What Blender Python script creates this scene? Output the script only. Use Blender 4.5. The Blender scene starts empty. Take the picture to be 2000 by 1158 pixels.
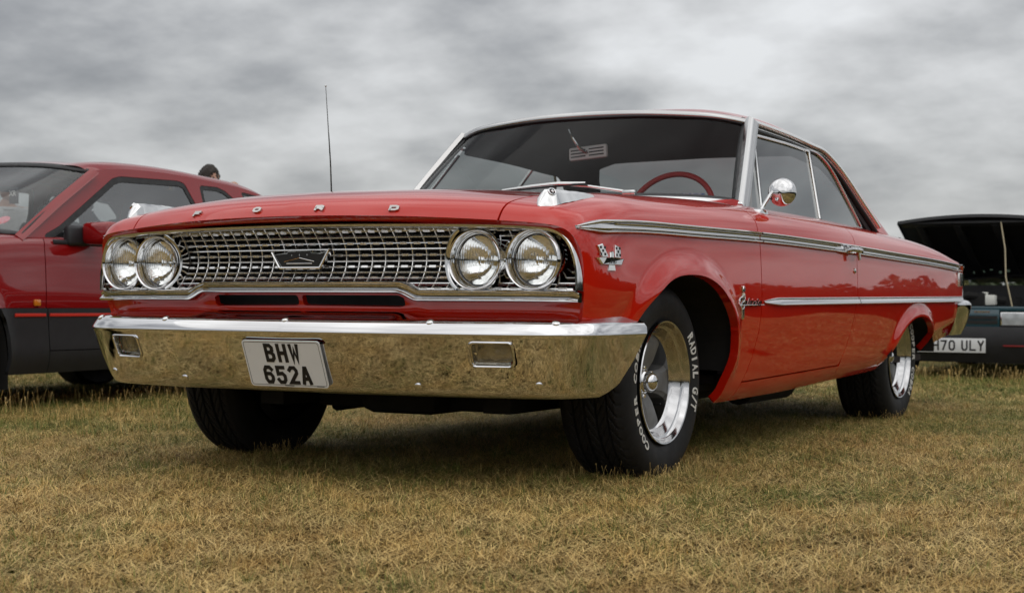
import bpy, bmesh, math, random
import numpy as np
from mathutils import Matrix, Vector
random.seed(7); rng = np.random.default_rng(7)
scene = bpy.context.scene
R = math.radians
# ------------------------------------------------------------------ camera
CAM = np.array([2.95601512, -4.73203131, 0.578934916]); YAW, PIT, ROL, FPX = -0.508094461, 0.00411610722, 0.00572166918, 3007.57977
fw = np.array([math.sin(YAW)*math.cos(PIT), math.cos(YAW)*math.cos(PIT), math.sin(PIT)])
rt = np.array([math.cos(YAW), -math.sin(YAW), 0.0]); up = np.cross(rt, fw)
r2 = rt*math.cos(ROL)+up*math.sin(ROL); u2 = -rt*math.sin(ROL)+up*math.cos(ROL)
cd = bpy.data.cameras.new('camera'); cam = bpy.data.objects.new('camera', cd); scene.collection.objects.link(cam)
m = Matrix.Identity(4)
for i in range(3):
    m[i][0], m[i][1], m[i][2], m[i][3] = r2[i], u2[i], -fw[i], CAM[i]
cam.matrix_world = m
cd.sensor_width = 36; cd.lens = 36*FPX/2000; cd.clip_start = 0.05; cd.clip_end = 3000
cd.dof.use_dof = True; cd.dof.focus_distance = 4.9; cd.dof.aperture_fstop = 6.3
scene.camera = cam
scene.render.resolution_x, scene.render.resolution_y = 1024, 592
# ------------------------------------------------------------------ world: overcast sky
SUN_EL, SUN_AZ = 70.0, 150.0      # azimuth measured from +Y towards +X
w = bpy.data.worlds.new('World'); scene.world = w; w.use_nodes = True
nt = w.node_tree; N = nt.nodes; L = nt.links; N.clear()
def nd(t, **k):
    n = N.new(t)
    for a, b in k.items(): setattr(n, a, b)
    return n
out = nd('ShaderNodeOutputWorld')
sky = nd('ShaderNodeTexSky', sky_type='NISHITA', sun_disc=False)
sky.sun_elevation = R(SUN_EL); sky.sun_rotation = R(SUN_AZ); sky.air_density = 1.0; sky.dust_density = 2.0
bg1 = nd('ShaderNodeBackground'); bg1.inputs[1].default_value = 0.10; L.new(sky.outputs[0], bg1.inputs[0])
tc = nd('ShaderNodeTexCoord'); sp = nd('ShaderNodeSeparateXYZ'); L.new(tc.outputs['Generated'], sp.inputs[0])
def mth(op, a, b=None, clamp=False):
    n = nd('ShaderNodeMath', operation=op, use_clamp=clamp)
    for i, v in enumerate((a, b)):
        if v is None: continue
        if isinstance(v, (int, float)): n.inputs[i].default_value = v
        else: L.new(v, n.inputs[i])
    return n.outputs[0]
zc = mth('MAXIMUM', sp.outputs[2], 0.0); den = mth('ADD', zc, 0.30)
cb = nd('ShaderNodeCombineXYZ'); L.new(mth('DIVIDE', sp.outputs[0], den), cb.inputs[0]); L.new(mth('DIVIDE', sp.outputs[1], den), cb.inputs[1])
def noise(vec, sc, det, rough, dist=0.0, off=(0, 0, 0), scl=(1, 1, 1)):
    mp = nd('ShaderNodeMapping'); mp.inputs['Location'].default_value = off; mp.inputs['Scale'].default_value = scl; L.new(vec, mp.inputs[0])
    n = nd('ShaderNodeTexNoise'); n.inputs['Scale'].default_value = sc; n.inputs['Detail'].default_value = det
    n.inputs['Roughness'].default_value = rough; n.inputs['Distortion'].default_value = dist; L.new(mp.outputs[0], n.inputs[0]); return n.outputs[0]
n1 = noise(cb.outputs[0], 1.7, 7, 0.5, 0.0, off=(5.1, 3.7, 0)); n2 = noise(cb.outputs[0], 4.4, 6, 0.52, 0.0, off=(7.3, 2.2, 0))
n3 = noise(cb.outputs[0], 0.8, 3, 0.5, 0.0, off=(1.3, 5.2, 0))
mix = mth('ADD', mth('ADD', mth('MULTIPLY', n1, 0.52), mth('MULTIPLY', n2, 0.46)), mth('MULTIPLY', n3, 0.26))
cr = nd('ShaderNodeValToRGB'); L.new(mix, cr.inputs[0])
e = cr.color_ramp.elements; e[0].position = 0.485; e[0].color = (0.20, 0.205, 0.218, 1); e[1].position = 0.765; e[1].color = (0.70, 0.71, 0.72, 1)
for p_, c_ in ((0.555, (0.30, 0.305, 0.315, 1)), (0.625, (0.44, 0.445, 0.45, 1)), (0.69, (0.57, 0.575, 0.58, 1))):
    x_ = cr.color_ramp.elements.new(p_); x_.color = c_
# clouds thin towards the horizon where the layer is seen edge-on and lit through
hz = mth('POWER', mth('SUBTRACT', 1.0, zc, True), 14.0)
mx = nd('ShaderNodeMix', data_type='RGBA'); L.new(mth('MULTIPLY', hz, 0.72), mx.inputs[0]); L.new(cr.outputs[0], mx.inputs[6]); mx.inputs[7].default_value = (0.66, 0.67, 0.66, 1)
bg2 = nd('ShaderNodeBackground'); L.new(mx.outputs[2], bg2.inputs[0])
# overcast sky: the zenith is about three times as bright as the horizon
L.new(mth('ADD', mth('MULTIPLY', zc, 1.15), 0.96), bg2.inputs[1])
ms = nd('ShaderNodeMixShader'); ms.inputs[0].default_value = 0.90; L.new(bg1.outputs[0], ms.inputs[1]); L.new(bg2.outputs[0], ms.inputs[2]); L.new(ms.outputs[0], out.inputs[0])
# ------------------------------------------------------------------ sun behind the cloud
sl = bpy.data.lights.new('sun', 'SUN'); sl.energy = 1.0; sl.angle = R(120); sl.color = (1.0, 0.96, 0.9)
so = bpy.data.objects.new('sun', sl); scene.collection.objects.link(so)
sd = Vector((math.sin(R(SUN_AZ))*math.cos(R(SUN_EL)), math.cos(R(SUN_AZ))*math.cos(R(SUN_EL)), math.sin(R(SUN_EL))))
so.rotation_euler = (-sd).to_track_quat('-Z', 'Y').to_euler(); so.location = sd*30
vs = scene.view_settings; vs.view_transform = 'Standard'; vs.look = 'None'; vs.exposure = 0.06; vs.gamma = 1.0; vs.use_curve_mapping = False
scene.render.engine = 'CYCLES'
scene.cycles.max_bounces = 8; scene.cycles.transparent_max_bounces = 24; scene.cycles.glossy_bounces = 6
# ------------------------------------------------------------------ helpers
COL = scene.collection
MATS = {}
def mat(name, base=(.5, .5, .5), rough=.5, metal=0., coat=0., coatr=.03, spec=.5, var=.0, vscale=8., rvar=0., bump=0., bscale=40., bdist=.002, detail=4, emit=None, trans=0., ior=1.45, col2=None, sheen=0.):
    if name in MATS: return MATS[name]
    M = bpy.data.materials.new(name); M.use_nodes = True; t = M.node_tree; b = t.nodes['Principled BSDF']
    b.inputs['Base Color'].default_value = (*base, 1); b.inputs['Roughness'].default_value = rough; b.inputs['Metallic'].default_value = metal
    b.inputs['Coat Weight'].default_value = coat; b.inputs['Coat Roughness'].default_value = coatr; b.inputs['Coat IOR'].default_value = 1.62; b.inputs['Specular IOR Level'].default_value = spec
    b.inputs['Transmission Weight'].default_value = trans; b.inputs['IOR'].default_value = ior
    c = t.nodes.new('ShaderNodeTexCoord')
    def nz(s, d=detail):
        n = t.nodes.new('ShaderNodeTexNoise'); n.inputs['Scale'].default_value = s; n.inputs['Detail'].default_value = d; t.links.new(c.outputs['Object'], n.inputs[0]); return n
    if var > 0 or col2:
        n = nz(vscale); mx = t.nodes.new('ShaderNodeMix'); mx.data_type = 'RGBA'
        c2 = col2 or tuple(min(1, v*(1+var)) for v in base)
        mx.inputs[6].default_value = (*[v*(1-var) for v in base], 1); mx.inputs[7].default_value = (*c2, 1)
        r = t.nodes.new('ShaderNodeMapRange'); r.inputs[1].default_value = .3; r.inputs[2].default_value = .7; t.links.new(n.outputs[0], r.inputs[0])
        t.links.new(r.outputs[0], mx.inputs[0]); t.links.new(mx.outputs[2], b.inputs['Base Color'])
    if rvar > 0:
        n = nz(vscale*1.7); r = t.nodes.new('ShaderNodeMapRange'); r.inputs[1].default_value = .3; r.inputs[2].default_value = .7
        r.inputs[3].default_value = max(0, rough-rvar); r.inputs[4].default_value = rough+rvar; t.links.new(n.outputs[0], r.inputs[0]); t.links.new(r.outputs[0], b.inputs['Roughness'])
    if bump > 0:
        n = nz(bscale); u = t.nodes.new('ShaderNodeBump'); u.inputs['Strength'].default_value = bump; u.inputs['Distance'].default_value = bdist
        t.links.new(n.outputs[0], u.inputs['Height']); t.links.new(u.outputs[0], b.inputs['Normal'])
        if coat: t.links.new(u.outputs[0], b.inputs['Coat Normal'])
    if emit: b.inputs['Emission Color'].default_value = (*emit[:3], 1); b.inputs['Emission Strength'].default_value = emit[3]
    MATS[name] = M; return M
def thin_glass(name, tint=(.8, .82, .82), refl=.075, rough=0.0, dirt=.03, grz=.9):
    M = bpy.data.materials.new(name); M.use_nodes = True; t = M.node_tree; t.nodes.clear()
    o = t.nodes.new('ShaderNodeOutputMaterial'); tr = t.nodes.new('ShaderNodeBsdfTransparent'); tr.inputs[0].default_value = (*tint, 1)
    g = t.nodes.new('ShaderNodeBsdfGlossy'); g.inputs['Roughness'].default_value = rough; g.inputs[0].default_value = (.95, .97, .97, 1)
    fr = t.nodes.new('ShaderNodeLayerWeight'); fr.inputs[0].default_value = .5
    pw = t.nodes.new('ShaderNodeMath'); pw.operation = 'POWER'; pw.inputs[1].default_value = 4.6; t.links.new(fr.outputs['Facing'], pw.inputs[0])
    ml = t.nodes.new('ShaderNodeMath'); ml.operation = 'MULTIPLY_ADD'; ml.inputs[1].default_value = grz; ml.inputs[2].default_value = refl; t.links.new(pw.outputs[0], ml.inputs[0])
    a = t.nodes.new('ShaderNodeMixShader'); t.links.new(ml.outputs[0], a.inputs[0]); t.links.new(tr.outputs[0], a.inputs[1]); t.links.new(g.outputs[0], a.inputs[2])
    d = t.nodes.new('ShaderNodeBsdfDiffuse'); d.inputs[0].default_value = (.6, .6, .58, 1)
    n = t.nodes.new('ShaderNodeTexNoise'); n.inputs['Scale'].default_value = 9; n.inputs['Detail'].default_value = 6
    c = t.nodes.new('ShaderNodeTexCoord'); t.links.new(c.outputs['Object'], n.inputs[0])
    k = t.nodes.new('ShaderNodeMath'); k.operation = 'MULTIPLY'; k.inputs[1].default_value = dirt*2; t.links.new(n.outputs[0], k.inputs[0])
    b = t.nodes.new('ShaderNodeMixShader'); t.links.new(k.outputs[0], b.inputs[0]); t.links.new(a.outputs[0], b.inputs[1]); t.links.new(d.outputs[0], b.inputs[2])
    t.links.new(b.outputs[0], o.inputs[0]); MATS[name] = M; return M
def empty(name, label, cat, loc=(0, 0, 0), rz=0., group=None):
    o = bpy.data.objects.new(name, None); COL.objects.link(o); o.location = loc; o.rotation_euler = (0, 0, rz); o.empty_display_size = .1
    o['label'] = label; o['category'] = cat
    if group: o['group'] = group
    return o
def mk(name, V, F, material, parent=None, smooth=True, label=None, auto=None):
    me = bpy.data.meshes.new(name); V = np.asarray(V, float)
    me.from_pydata(V.tolist(), [], [list(map(int, f)) for f in F]); me.update()
    if smooth: me.polygons.foreach_set('use_smooth', [True]*len(me.polygons))
    if smooth and auto is not None: me.set_sharp_from_angle(angle=R(auto))
    me.materials.append(material)
    o = bpy.data.objects.new(name, me); COL.objects.link(o)
    if parent is not None: o.parent = parent
    if label: o['label'] = label
    return o
def copy_obj(o, parent, loc=None, mesh=True):
    c = o.copy(); COL.objects.link(c); c.parent = parent
    if loc is not None: c.location = loc
    return c
class MB:                                   # mesh collector
    def __init__(s): s.V = []; s.F = []; s.n = 0
    def add(s, V, F):
        V = np.asarray(V, float).reshape(-1, 3); s.V.append(V); s.F += [[int(i)+s.n for i in f] for f in F]; s.n += len(V); return s
    def box(s, c, h, ax=None, bev=0.):      # centre, half sizes, axes rows
        c = np.asarray(c, float); A = np.eye(3) if ax is None else np.asarray(ax, float)
        if bev <= 0:
            P = np.array([[x, y, z] for x in (-1, 1) for y in (-1, 1) for z in (-1, 1)], float)*np.asarray(h)
            F = [(0, 1, 3, 2), (4, 6, 7, 5), (0, 4, 5, 1), (2, 3, 7, 6), (0, 2, 6, 4), (1, 5, 7, 3)]
            return s.add(c+P@A, F)
        bm = bmesh.new(); bmesh.ops.create_cube(bm, size=2)
        for v in bm.verts: v.co = Vector([v.co[i]*h[i] for i in range(3)])
        bmesh.ops.bevel(bm, geom=bm.edges[:], offset=bev, segments=2, affect='EDGES', profile=.5)
        bm.verts.index_update(); P = np.array([v.co[:] for v in bm.verts]); F = [[v.index for v in f.verts] for f in bm.faces]; bm.free()
        return s.add(c+P@A, F)
    def sweep(s, path, A, B, sec, scale=None, closed=False, caps=True):   # sec list of (a,b) closed loop
        path = np.asarray(path, float); n = len(path); A = np.broadcast_to(np.asarray(A, float), (n, 3)); B = np.broadcast_to(np.asarray(B, float), (n, 3))
        sec = np.asarray(sec, float); k = len(sec); sc = np.ones((n, 2)) if scale is None else np.asarray(scale, float).reshape(n, -1)*np.ones((1, 2))
        V = (path[:, None]+A[:, None]*(sec[None, :, 0:1]*sc[:, None, 0:1])+B[:, None]*(sec[None, :, 1:2]*sc[:, None, 1:2])).reshape(-1, 3)
        F = []
        for i in range(n if closed else n-1):
            j = (i+1) % n
            for q in range(k): F.append((i*k+q, i*k+(q+1) % k, j*k+(q+1) % k, j*k+q))
        if caps and not closed: F.append(list(range(k))[::-1]); F.append([(n-1)*k+q for q in range(k)])
        return s.add(V, F)
    def tube(s, path, r, seg=8, closed=False):
        path = np.asarray(path, float); n = len(path); rr = np.broadcast_to(np.asarray(r, float), (n,))
        T = np.gradient(path, axis=0) if not closed else (np.roll(path, -1, 0)-np.roll(path, 1, 0)); T /= np.linalg.norm(T, axis=1, keepdims=True)+1e-12
        A = np.zeros_like(T); ref = np.array([0, 0, 1.]) if abs(T[0, 2]) < .9 else np.array([1., 0, 0])
        a = np.cross(T[0], ref); a /= np.linalg.norm(a)
        for i in range(n):
            a = a-T[i]*(a@T[i]); a /= np.linalg.norm(a)+1e-12; A[i] = a
        B = np.cross(T, A); th = np.linspace(0, 2*np.pi, seg, endpoint=False)
        return s.sweep(path, A, B, np.c_[np.cos(th), np.sin(th)], rr, closed)
    def lathe(s, prof, seg, c=(0, 0, 0), ax=(1, 0, 0), u=(0, 1, 0), arc=None, closed_prof=False):  # prof (axial, radius)
        ax = np.asarray(ax, float); u = np.asarray(u, float); v = np.cross(ax, u); prof = np.asarray(prof, float); k = len(prof)
        th = np.linspace(0, 2*np.pi, seg, endpoint=False)
        D = np.cos(th)[:, None]*u+np.sin(th)[:, None]*v
        V = (np.asarray(c, float)+ax*prof[None, :, 0:1]+D[:, None]*prof[None, :, 1:2]).reshape(-1, 3); F = []
        for i in range(seg):
            j = (i+1) % seg
            for q in range(k if closed_prof else k-1):
                q2 = (q+1) % k; F.append((i*k+q, i*k+q2, j*k+q2, j*k+q))
        return s.add(V, F)
    def build(s, name, material, parent=None, smooth=True, label=None, auto=35):
        return mk(name, np.concatenate(s.V), s.F, material, parent, smooth, label, auto if smooth else None)
def ncs(t, P, q):                           # natural cubic spline
    t = np.asarray(t, float); P = np.asarray(P, float); q = np.asarray(q, float); n = len(t); sh = P.shape[1:]; P = P.reshape(n, -1); h = np.diff(t)
    A = np.zeros((n, n)); b = np.zeros_like(P); A[0, 0] = A[-1, -1] = 1
    for i in range(1, n-1):
        A[i, i-1] = h[i-1]; A[i, i] = 2*(h[i-1]+h[i]); A[i, i+1] = h[i]; b[i] = 6*((P[i+1]-P[i])/h[i]-(P[i]-P[i-1])/h[i-1])
    M = np.linalg.solve(A, b); i = np.clip(np.searchsorted(t, q)-1, 0, n-2); d = (q-t[i])[:, None]; e = (t[i+1]-q)[:, None]; hh = h[i][:, None]
    r = M[i]*e**3/(6*hh)+M[i+1]*d**3/(6*hh)+(P[i]/hh-M[i]*hh/6)*e+(P[i+1]/hh-M[i+1]*hh/6)*d
    return r.reshape((len(q),)+sh)
def curve(P, n, closed=False):              # smooth resampled curve through points
    P = np.asarray(P, float); 
    if closed: P = np.vstack([P, P[:1]])
    d = np.r_[0, np.cumsum(np.linalg.norm(np.diff(P, axis=0), axis=1))]
    if closed:
        k = len(P)-1; Q = np.vstack([P[-4:-1], P, P[1:4]]); dd = np.r_[d[-4:-1]-d[-1], d, d[-1]+d[1:4]]; r = ncs(dd, Q, np.linspace(0, d[-1], n, endpoint=False)); return r
    return ncs(d, P, np.linspace(0, d[-1], n))
def interp(x, xs, ys): return np.interp(x, xs, ys)
def sspl(xs, ys):                           # smooth 1-D function
    return lambda x: ncs(xs, np.asarray(ys, float)[:, None], np.clip(np.atleast_1d(x), xs[0], xs[-1]))[:, 0]
def smooth(x, a, b):
    t = np.clip((np.asarray(x, float)-a)/(b-a), 0, 1); return t*t*(3-2*t)
def grid_faces(nu, nv):
    i = np.arange(nu-1)[:, None]*nv+np.arange(nv-1)[None]; i = i.ravel(); return np.c_[i, i+nv, i+nv+1, i+1]
def loft(net, nu, nv, tu=None, tv=None, pu=None, pv=None):
    net = np.asarray(net, float)
    if tu is None: tu = np.r_[0, np.cumsum(np.linalg.norm(np.diff(net, axis=0), axis=2).mean(1))]
    if tv is None: tv = np.r_[0, np.cumsum(np.linalg.norm(np.diff(net, axis=1), axis=2).mean(0))]
    qu = np.linspace(tu[0], tu[-1], nu) if pu is None else pu; qv = np.linspace(tv[0], tv[-1], nv) if pv is None else pv
    a = ncs(tu, net, qu); a = np.swapaxes(ncs(tv, np.swapaxes(a, 0, 1), qv), 0, 1)
    return a.reshape(-1, 3), grid_faces(nu if pu is None else len(pu), nv if pv is None else len(pv)), qu, qv
def clip(V, F, d):                          # keep d <= 0, V may carry extra columns
    V = np.asarray(V); keep = []; newV = []; cache = {}; nb = len(V); ins = d <= 0
    def cut(a, b):
        key = (a, b) if a < b else (b, a)
        if key not in cache:
            t = d[a]/(d[a]-d[b]); cache[key] = nb+len(newV); newV.append(V[a]+(V[b]-V[a])*t)
        return cache[key]
    for f in F:
        s = [ins[i] for i in f]
        if all(s): keep.append(list(f)); continue
        if not any(s): continue
        p = []; k = len(f)
        for i in range(k):
            a, b = f[i], f[(i+1) % k]
            if ins[a]: p.append(a)
            if ins[a] != ins[b]: p.append(cut(int(a), int(b)))
        if len(p) >= 3: keep.append(p)
    V2 = np.vstack([V, np.array(newV)]) if newV else V
    used = np.unique(np.concatenate([np.array(f) for f in keep])) if keep else np.array([], int)
    mp = -np.ones(len(V2), int); mp[used] = np.arange(len(used))
    return V2[used], [[int(mp[i]) for i in f] for f in keep]
def vnormals(V, F):
    Nn = np.zeros((len(V), 3))
    for f in F:
        n = np.cross(V[f[2]]-V[f[0]], V[f[-1]]-V[f[1]]) if len(f) > 3 else np.cross(V[f[1]]-V[f[0]], V[f[2]]-V[f[0]])
        for i in f: Nn[i] += n
    return Nn/(np.linalg.norm(Nn, axis=1, keepdims=True)+1e-12)
def flange(V, F, depth=.02, vec=None, roll=.0025):   # turn the panel's free edges inwards
    V = np.asarray(V, float); cnt = {}
    for f in F:
        for i in range(len(f)):
            a, b = f[i], f[(i+1) % len(f)]; cnt[(a, b)] = 1
    bd = [(a, b) for (a, b) in cnt if (b, a) not in cnt]
    Nn = vnormals(V, F); ids = sorted({i for e in bd for i in e}); n = len(V); q = {v: i for i, v in enumerate(ids)}
    D = -Nn[ids] if vec is None else np.array([vec(V[i], Nn[i]) for i in ids])
    V2 = np.vstack([V, V[ids]-Nn[ids]*0, V[ids]+D*depth]); k = len(ids); F2 = [list(f) for f in F]
    for a, b in bd: F2.append([n+q[b], n+q[a], n+k+q[a], n+k+q[b]])
    return V2, F2
def polysd(P, Y, Z):                        # signed distance to closed polygon (negative inside)
    P = np.asarray(P, float); p = np.c_[Y, Z]; d = np.full(len(p), 1e9); ins = np.zeros(len(p), bool); n = len(P)
    for i in range(n):
        a, b = P[i], P[(i+1) % n]; e = b-a; w_ = p-a; t = np.clip((w_@e)/(e@e+1e-12), 0, 1); d = np.minimum(d, np.hypot(*(w_-t[:, None]*e).T))
        c = ((a[1] <= p[:, 1]) & (b[1] > p[:, 1])) | ((b[1] <= p[:, 1]) & (a[1] > p[:, 1]))
        x = a[0]+(p[:, 1]-a[1])/(b[1]-a[1]+1e-15)*e[0]; ins ^= c & (p[:, 0] < x)
    return np.where(ins, -d, d)
def text_mesh(txt, size=1., bold=0., shear=0., res=3, space=1.):   # flat filled text: verts (x,y), faces
    cu = bpy.data.curves.new('txt', 'FONT'); cu.body = txt; cu.size = size; cu.offset = bold; cu.shear = shear; cu.resolution_u = res; cu.space_character = space
    o = bpy.data.objects.new('txt', cu); me = o.to_mesh(); V = np.array([v.co[:] for v in me.vertices]); F = [list(p.vertices) for p in me.polygons]
    o.to_mesh_clear(); bpy.data.objects.remove(o); bpy.data.curves.remove(cu); return V[:, :2], F
def extrude_flat(V2, F, fn, h):             # closed solid letters mapped by fn(u,v,depth)
    n = len(V2); V = np.vstack([np.array([fn(a, b, h) for a, b in V2]), np.array([fn(a, b, 0.) for a, b in V2])]); F2 = [list(f) for f in F]; cnt = set()
    for f in F:
        for i in range(len(f)): cnt.add((f[i], f[(i+1) % len(f)]))
    top = [(a, b) for a, b in cnt if (b, a) not in cnt]
    vt = V[:n]; side = np.vstack([V[:n], V[n:]]); V = np.vstack([vt, side])
    for a, b in top: F2.append([n+a, n+n+a, n+n+b, n+b])
    return V, F2
GL = {  # stroke letters on a 0..1 grid for number plates
 'B': [[(0, 0), (0, 1), (.62, 1), (.9, .86), (.9, .66), (.66, .53), (.12, .53)], [(.66, .53), (1, .38), (1, .16), (.74, 0), (.12, 0)]], 'H': [[(0, 0), (0, 1)], [(1, 0), (1, 1)], [(.12, .5), (.88, .5)]],
 'W': [[(0, 1), (.2, 0), (.5, .72), (.8, 0), (1, 1)]], '6': [[(1, .86), (.76, 1), (.24, 1), (0, .8), (0, .2), (.24, 0), (.76, 0), (1, .2), (1, .38), (.76, .56), (.1, .56)]],
 '5': [[(.95, 1), (.06, 1), (.06, .56), (.7, .6), (1, .44), (1, .18), (.74, 0), (.22, 0), (0, .16)]], '2': [[(0, .84), (.24, 1), (.76, 1), (1, .82), (1, .64), (0, .0), (1, 0)]],
 'A': [[(0, 0), (.42, 1), (.58, 1), (1, 0)], [(.16, .28), (.84, .28)]], '7': [[(0, 1), (1, 1), (.35, 0)]], '0': [[(.26, 1), (.74, 1), (1, .8), (1, .2), (.74, 0), (.26, 0), (0, .2), (0, .8), (.26, 1)]],
 'U': [[(0, 1), (0, .2), (.26, 0), (.74, 0), (1, .2), (1, 1)]], 'L': [[(0, 1), (0, 0), (1, 0)]], 'Y': [[(0, 1), (.5, .48), (.5, 0)], [(1, 1), (.54, .52)]], 'H2': [], 'D': [[(0, 0), (0, 1), (.7, 1), (1, .8), (1, .2), (.7, 0), (.1, 0)]],
 'F': [[(0, 0), (0, 1), (1, 1)], [(.12, .52), (.8, .52)]], 'O': [[(.26, 1), (.74, 1), (1, .75), (1, .25), (.74, 0), (.26, 0), (0, .25), (0, .75), (.26, 1)]], 'R': [[(0, 0), (0, 1), (.75, 1), (1, .85), (1, .6), (.75, .45), (.1, .45)], [(.55, .4), (1, 0)]],
 'X': [[(0, 0), (1, 1)], [(0, 1), (1, 0)]], 'J': [[(1, 1), (1, .2), (.74, 0), (.26, 0), (0, .2)]], '3': [[(0, .86), (.24, 1), (.76, 1), (1, .84), (1, .64), (.76, .52), (1, .4), (1, .16), (.76, 0), (.24, 0), (0, .14)]], '9': [[(1, .44), (.24, .44), (0, .6), (0, .84), (.24, 1), (.76, 1), (1, .84), (1, .16), (.76, 0), (.1, 0)]]}
def stroke(ch, w, h, th, mb, fn, depth=.0012):
    """letter strokes as thin raised bars; fn(u,v,d) maps to space"""
    for k, pl in enumerate(GL[ch]):
        P = np.array([(th/2+a*(w-th), th/2+b*(h-th)) for a, b in pl]); n = len(P); cl = n > 2 and np.allclose(P[0], P[-1])
        if cl: P = P[:-1]; n -= 1
        Lf = []; Rt = []
        for i in range(n):
            a = P[i-1] if (i > 0 or cl) else None; b = P[(i+1) % n] if (i < n-1 or cl) else None
            t1 = (P[i]-a)/np.linalg.norm(P[i]-a) if a is not None else None; t2 = (b-P[i])/np.linalg.norm(b-P[i]) if b is not None else None
            if t1 is None: t1 = t2
            if t2 is None: t2 = t1
            n1 = np.array([-t1[1], t1[0]]); n2 = np.array([-t2[1], t2[0]]); mm = n1+n2; mm /= np.linalg.norm(mm)+1e-9; c = max(.45, mm@n1); o = mm*(th/2)/c
            e = np.zeros(2)
            if a is None: e = -t1*th/2
            if b is None: e = t2*th/2
            Lf.append(P[i]+o+e); Rt.append(P[i]-o+e)
        d = depth+k*.00035; V = []
        for q in range(n): V += [fn(*Lf[q], d), fn(*Rt[q], d), fn(*Lf[q], -.001), fn(*Rt[q], -.001)]
        F = []
        for q in range(n if cl else n-1):
            a, b = 4*q, 4*((q+1) % n); F += [(a, a+1, b+1, b), (a, b, b+2, a+2), (a+1, a+3, b+3, b+1)]
        if not cl: F += [(0, 2, 3, 1), (4*n-4, 4*n-3, 4*n-1, 4*n-2)]
        mb.add(V, F)
# ------------------------------------------------------------------ materials
paint = mat('red_paint', (.52, .012, .002), .42, spec=.04, coat=1., coatr=.012, var=.04, vscale=3, bump=.03, bscale=2.2, bdist=.012, detail=1.5)
chrome = mat('chrome', (.70, .70, .705), .05, 1., rvar=.02, vscale=14, bump=.03, bscale=9, bdist=.006, detail=2)
chrome2 = mat('chrome_trim', (.76, .76, .755), .10, 1., rvar=.04, vscale=20, bump=.04, bscale=60, bdist=.001)
alu = mat('grille_aluminium', (.86, .86, .85), .26, .9, rvar=.08, vscale=30, bump=.05, bscale=90, bdist=.0008)
brushed = mat('brushed_screen_trim', (.52, .52, .52), .16, 1., rvar=.05, vscale=25)
black = mat('satin_black', (.012, .012, .012), .55, var=.2, vscale=20, rvar=.1)
soot = mat('underbody_black', (.010, .0095, .009), .85, var=.3, vscale=12, bump=.3, bscale=30, bdist=.004)
rubber = mat('black_rubber_seal', (.012, .012, .013), .45, rvar=.1, vscale=30)
tyrem = mat('tyre_rubber', (.011, .011, .012), .62, spec=.3, var=.25, vscale=9, rvar=.09, bump=.12, bscale=160, bdist=.0008)
white_let = mat('white_tyre_lettering', (.62, .61, .57), .6, var=.08, vscale=60)
redint = mat('red_vinyl', (.46, .016, .014), .4, var=.15, vscale=6, bump=.1, bscale=120, bdist=.001)
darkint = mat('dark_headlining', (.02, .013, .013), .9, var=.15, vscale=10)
wglass = thin_glass('windscreen_glass', (.66, .68, .68), .008, 0., .001, .3)
sglass = thin_glass('side_glass', (.46, .49, .49), .07, 0., .006)
# ------------------------------------------------------------------ classic car: body shell as one lofted half surface
car = empty('classic_car', 'red 1960s two-door hardtop with chrome bumper and mesh grille in the foreground', 'car')
zb = sspl([-.7, -.4, .2, .48, .8, 1.53, 2.19, 2.65, 3.0, 3.42, 4.08], [.34, .31, .235, .222, .224, .235, .258, .272, .30, .342, .408])
zt = sspl([-.7, -.37, .04, .65, 1.25, 1.87, 2.6, 3.3, 4.02], [.823, .836, .841, .847, .846, .841, .831, .821, .806])
Wd = sspl([-.5, -.2, .4, 1.0, 2.0, 3.0, 3.6, 4.06], [-.006, -.002, 0, .001, 0, -.004, -.010, -.022])
shf = sspl([-.5, 0, .75, 2.7, 3.3, 3.8, 4.06], [.72, .88, 1, 1, .92, .72, .42])
zcr = sspl([-.5, -.1, .3, .8, 2.8, 3.3, 3.8, 4.06], [.950, .971, .984, .994, .965, .955, .915, .87])
tuck = sspl([-.5, -.25, .1, .45, 1, 4.06], [.022, .02, .01, 0, 0, 0])
def station(y):
    b, t, d, s, c, tk = [float(f(y)[0]) for f in (zb, zt, Wd, shf, zcr, tuck)]
    P = [(.885-tk, b), (.930-tk*1.1, b+.06), (.960-tk*1.1, max(.42, b+.10)), (.9735-tk*.8, max(.52, b+.15)), (.978, .605), (.9755, .70), (.970, t-.045), (.963, t),
         (.947, t+.042*s), (.915, t+.075*s), (.868, t+.099*s), (.80, t+.116*s), (.70, max(c-.034, t+.1*s)), (.45, c-.012), (.2, c-.003), (0, c)]
    return [(x+d*(1 if x > .6 else 0), y, z) for x, z in P]
S0 = [(.86, -.60, .36), (.90, -.632, .42), (.915, -.648, .47), (.927, -.664, .53), (.941, -.680, .60), (.943, -.690, .70), (.934, -.706, .752), (.919, -.721, .781), (.896, -.737, .799), (.866, -.752, .808), (.82, -.766, .814), (.77, -.777, .818), (.70, -.792, .823), (.45, -.849, .836), (.2, -.877, .843), (0, -.884, .845)]
S1 = [(.862, -.585, .36), (.906, -.612, .42), (.924, -.627, .47), (.938, -.640, .53), (.9525, -.655, .60), (.954, -.665, .70), (.946, -.682, .764), (.932, -.697, .797), (.908, -.713, .820), (.873, -.729, .834), (.823, -.742, .843), (.77, -.753, .848), (.70, -.768, .854), (.45, -.825, .866), (.2, -.853, .873), (0, -.860, .875)]
S2 = [(.866, -.53, .36), (.912, -.545, .42), (.937, -.558, .47), (.953, -.568, .53), (.967, -.58, .60), (.968, -.59, .70), (.960, -.605, .778), (.948, -.617, .812), (.926, -.630, .842), (.888, -.645, .862), (.832, -.658, .875), (.775, -.668, .882), (.70, -.682, .890), (.45, -.735, .906), (.2, -.760, .914), (0, -.766, .916)]
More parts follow.
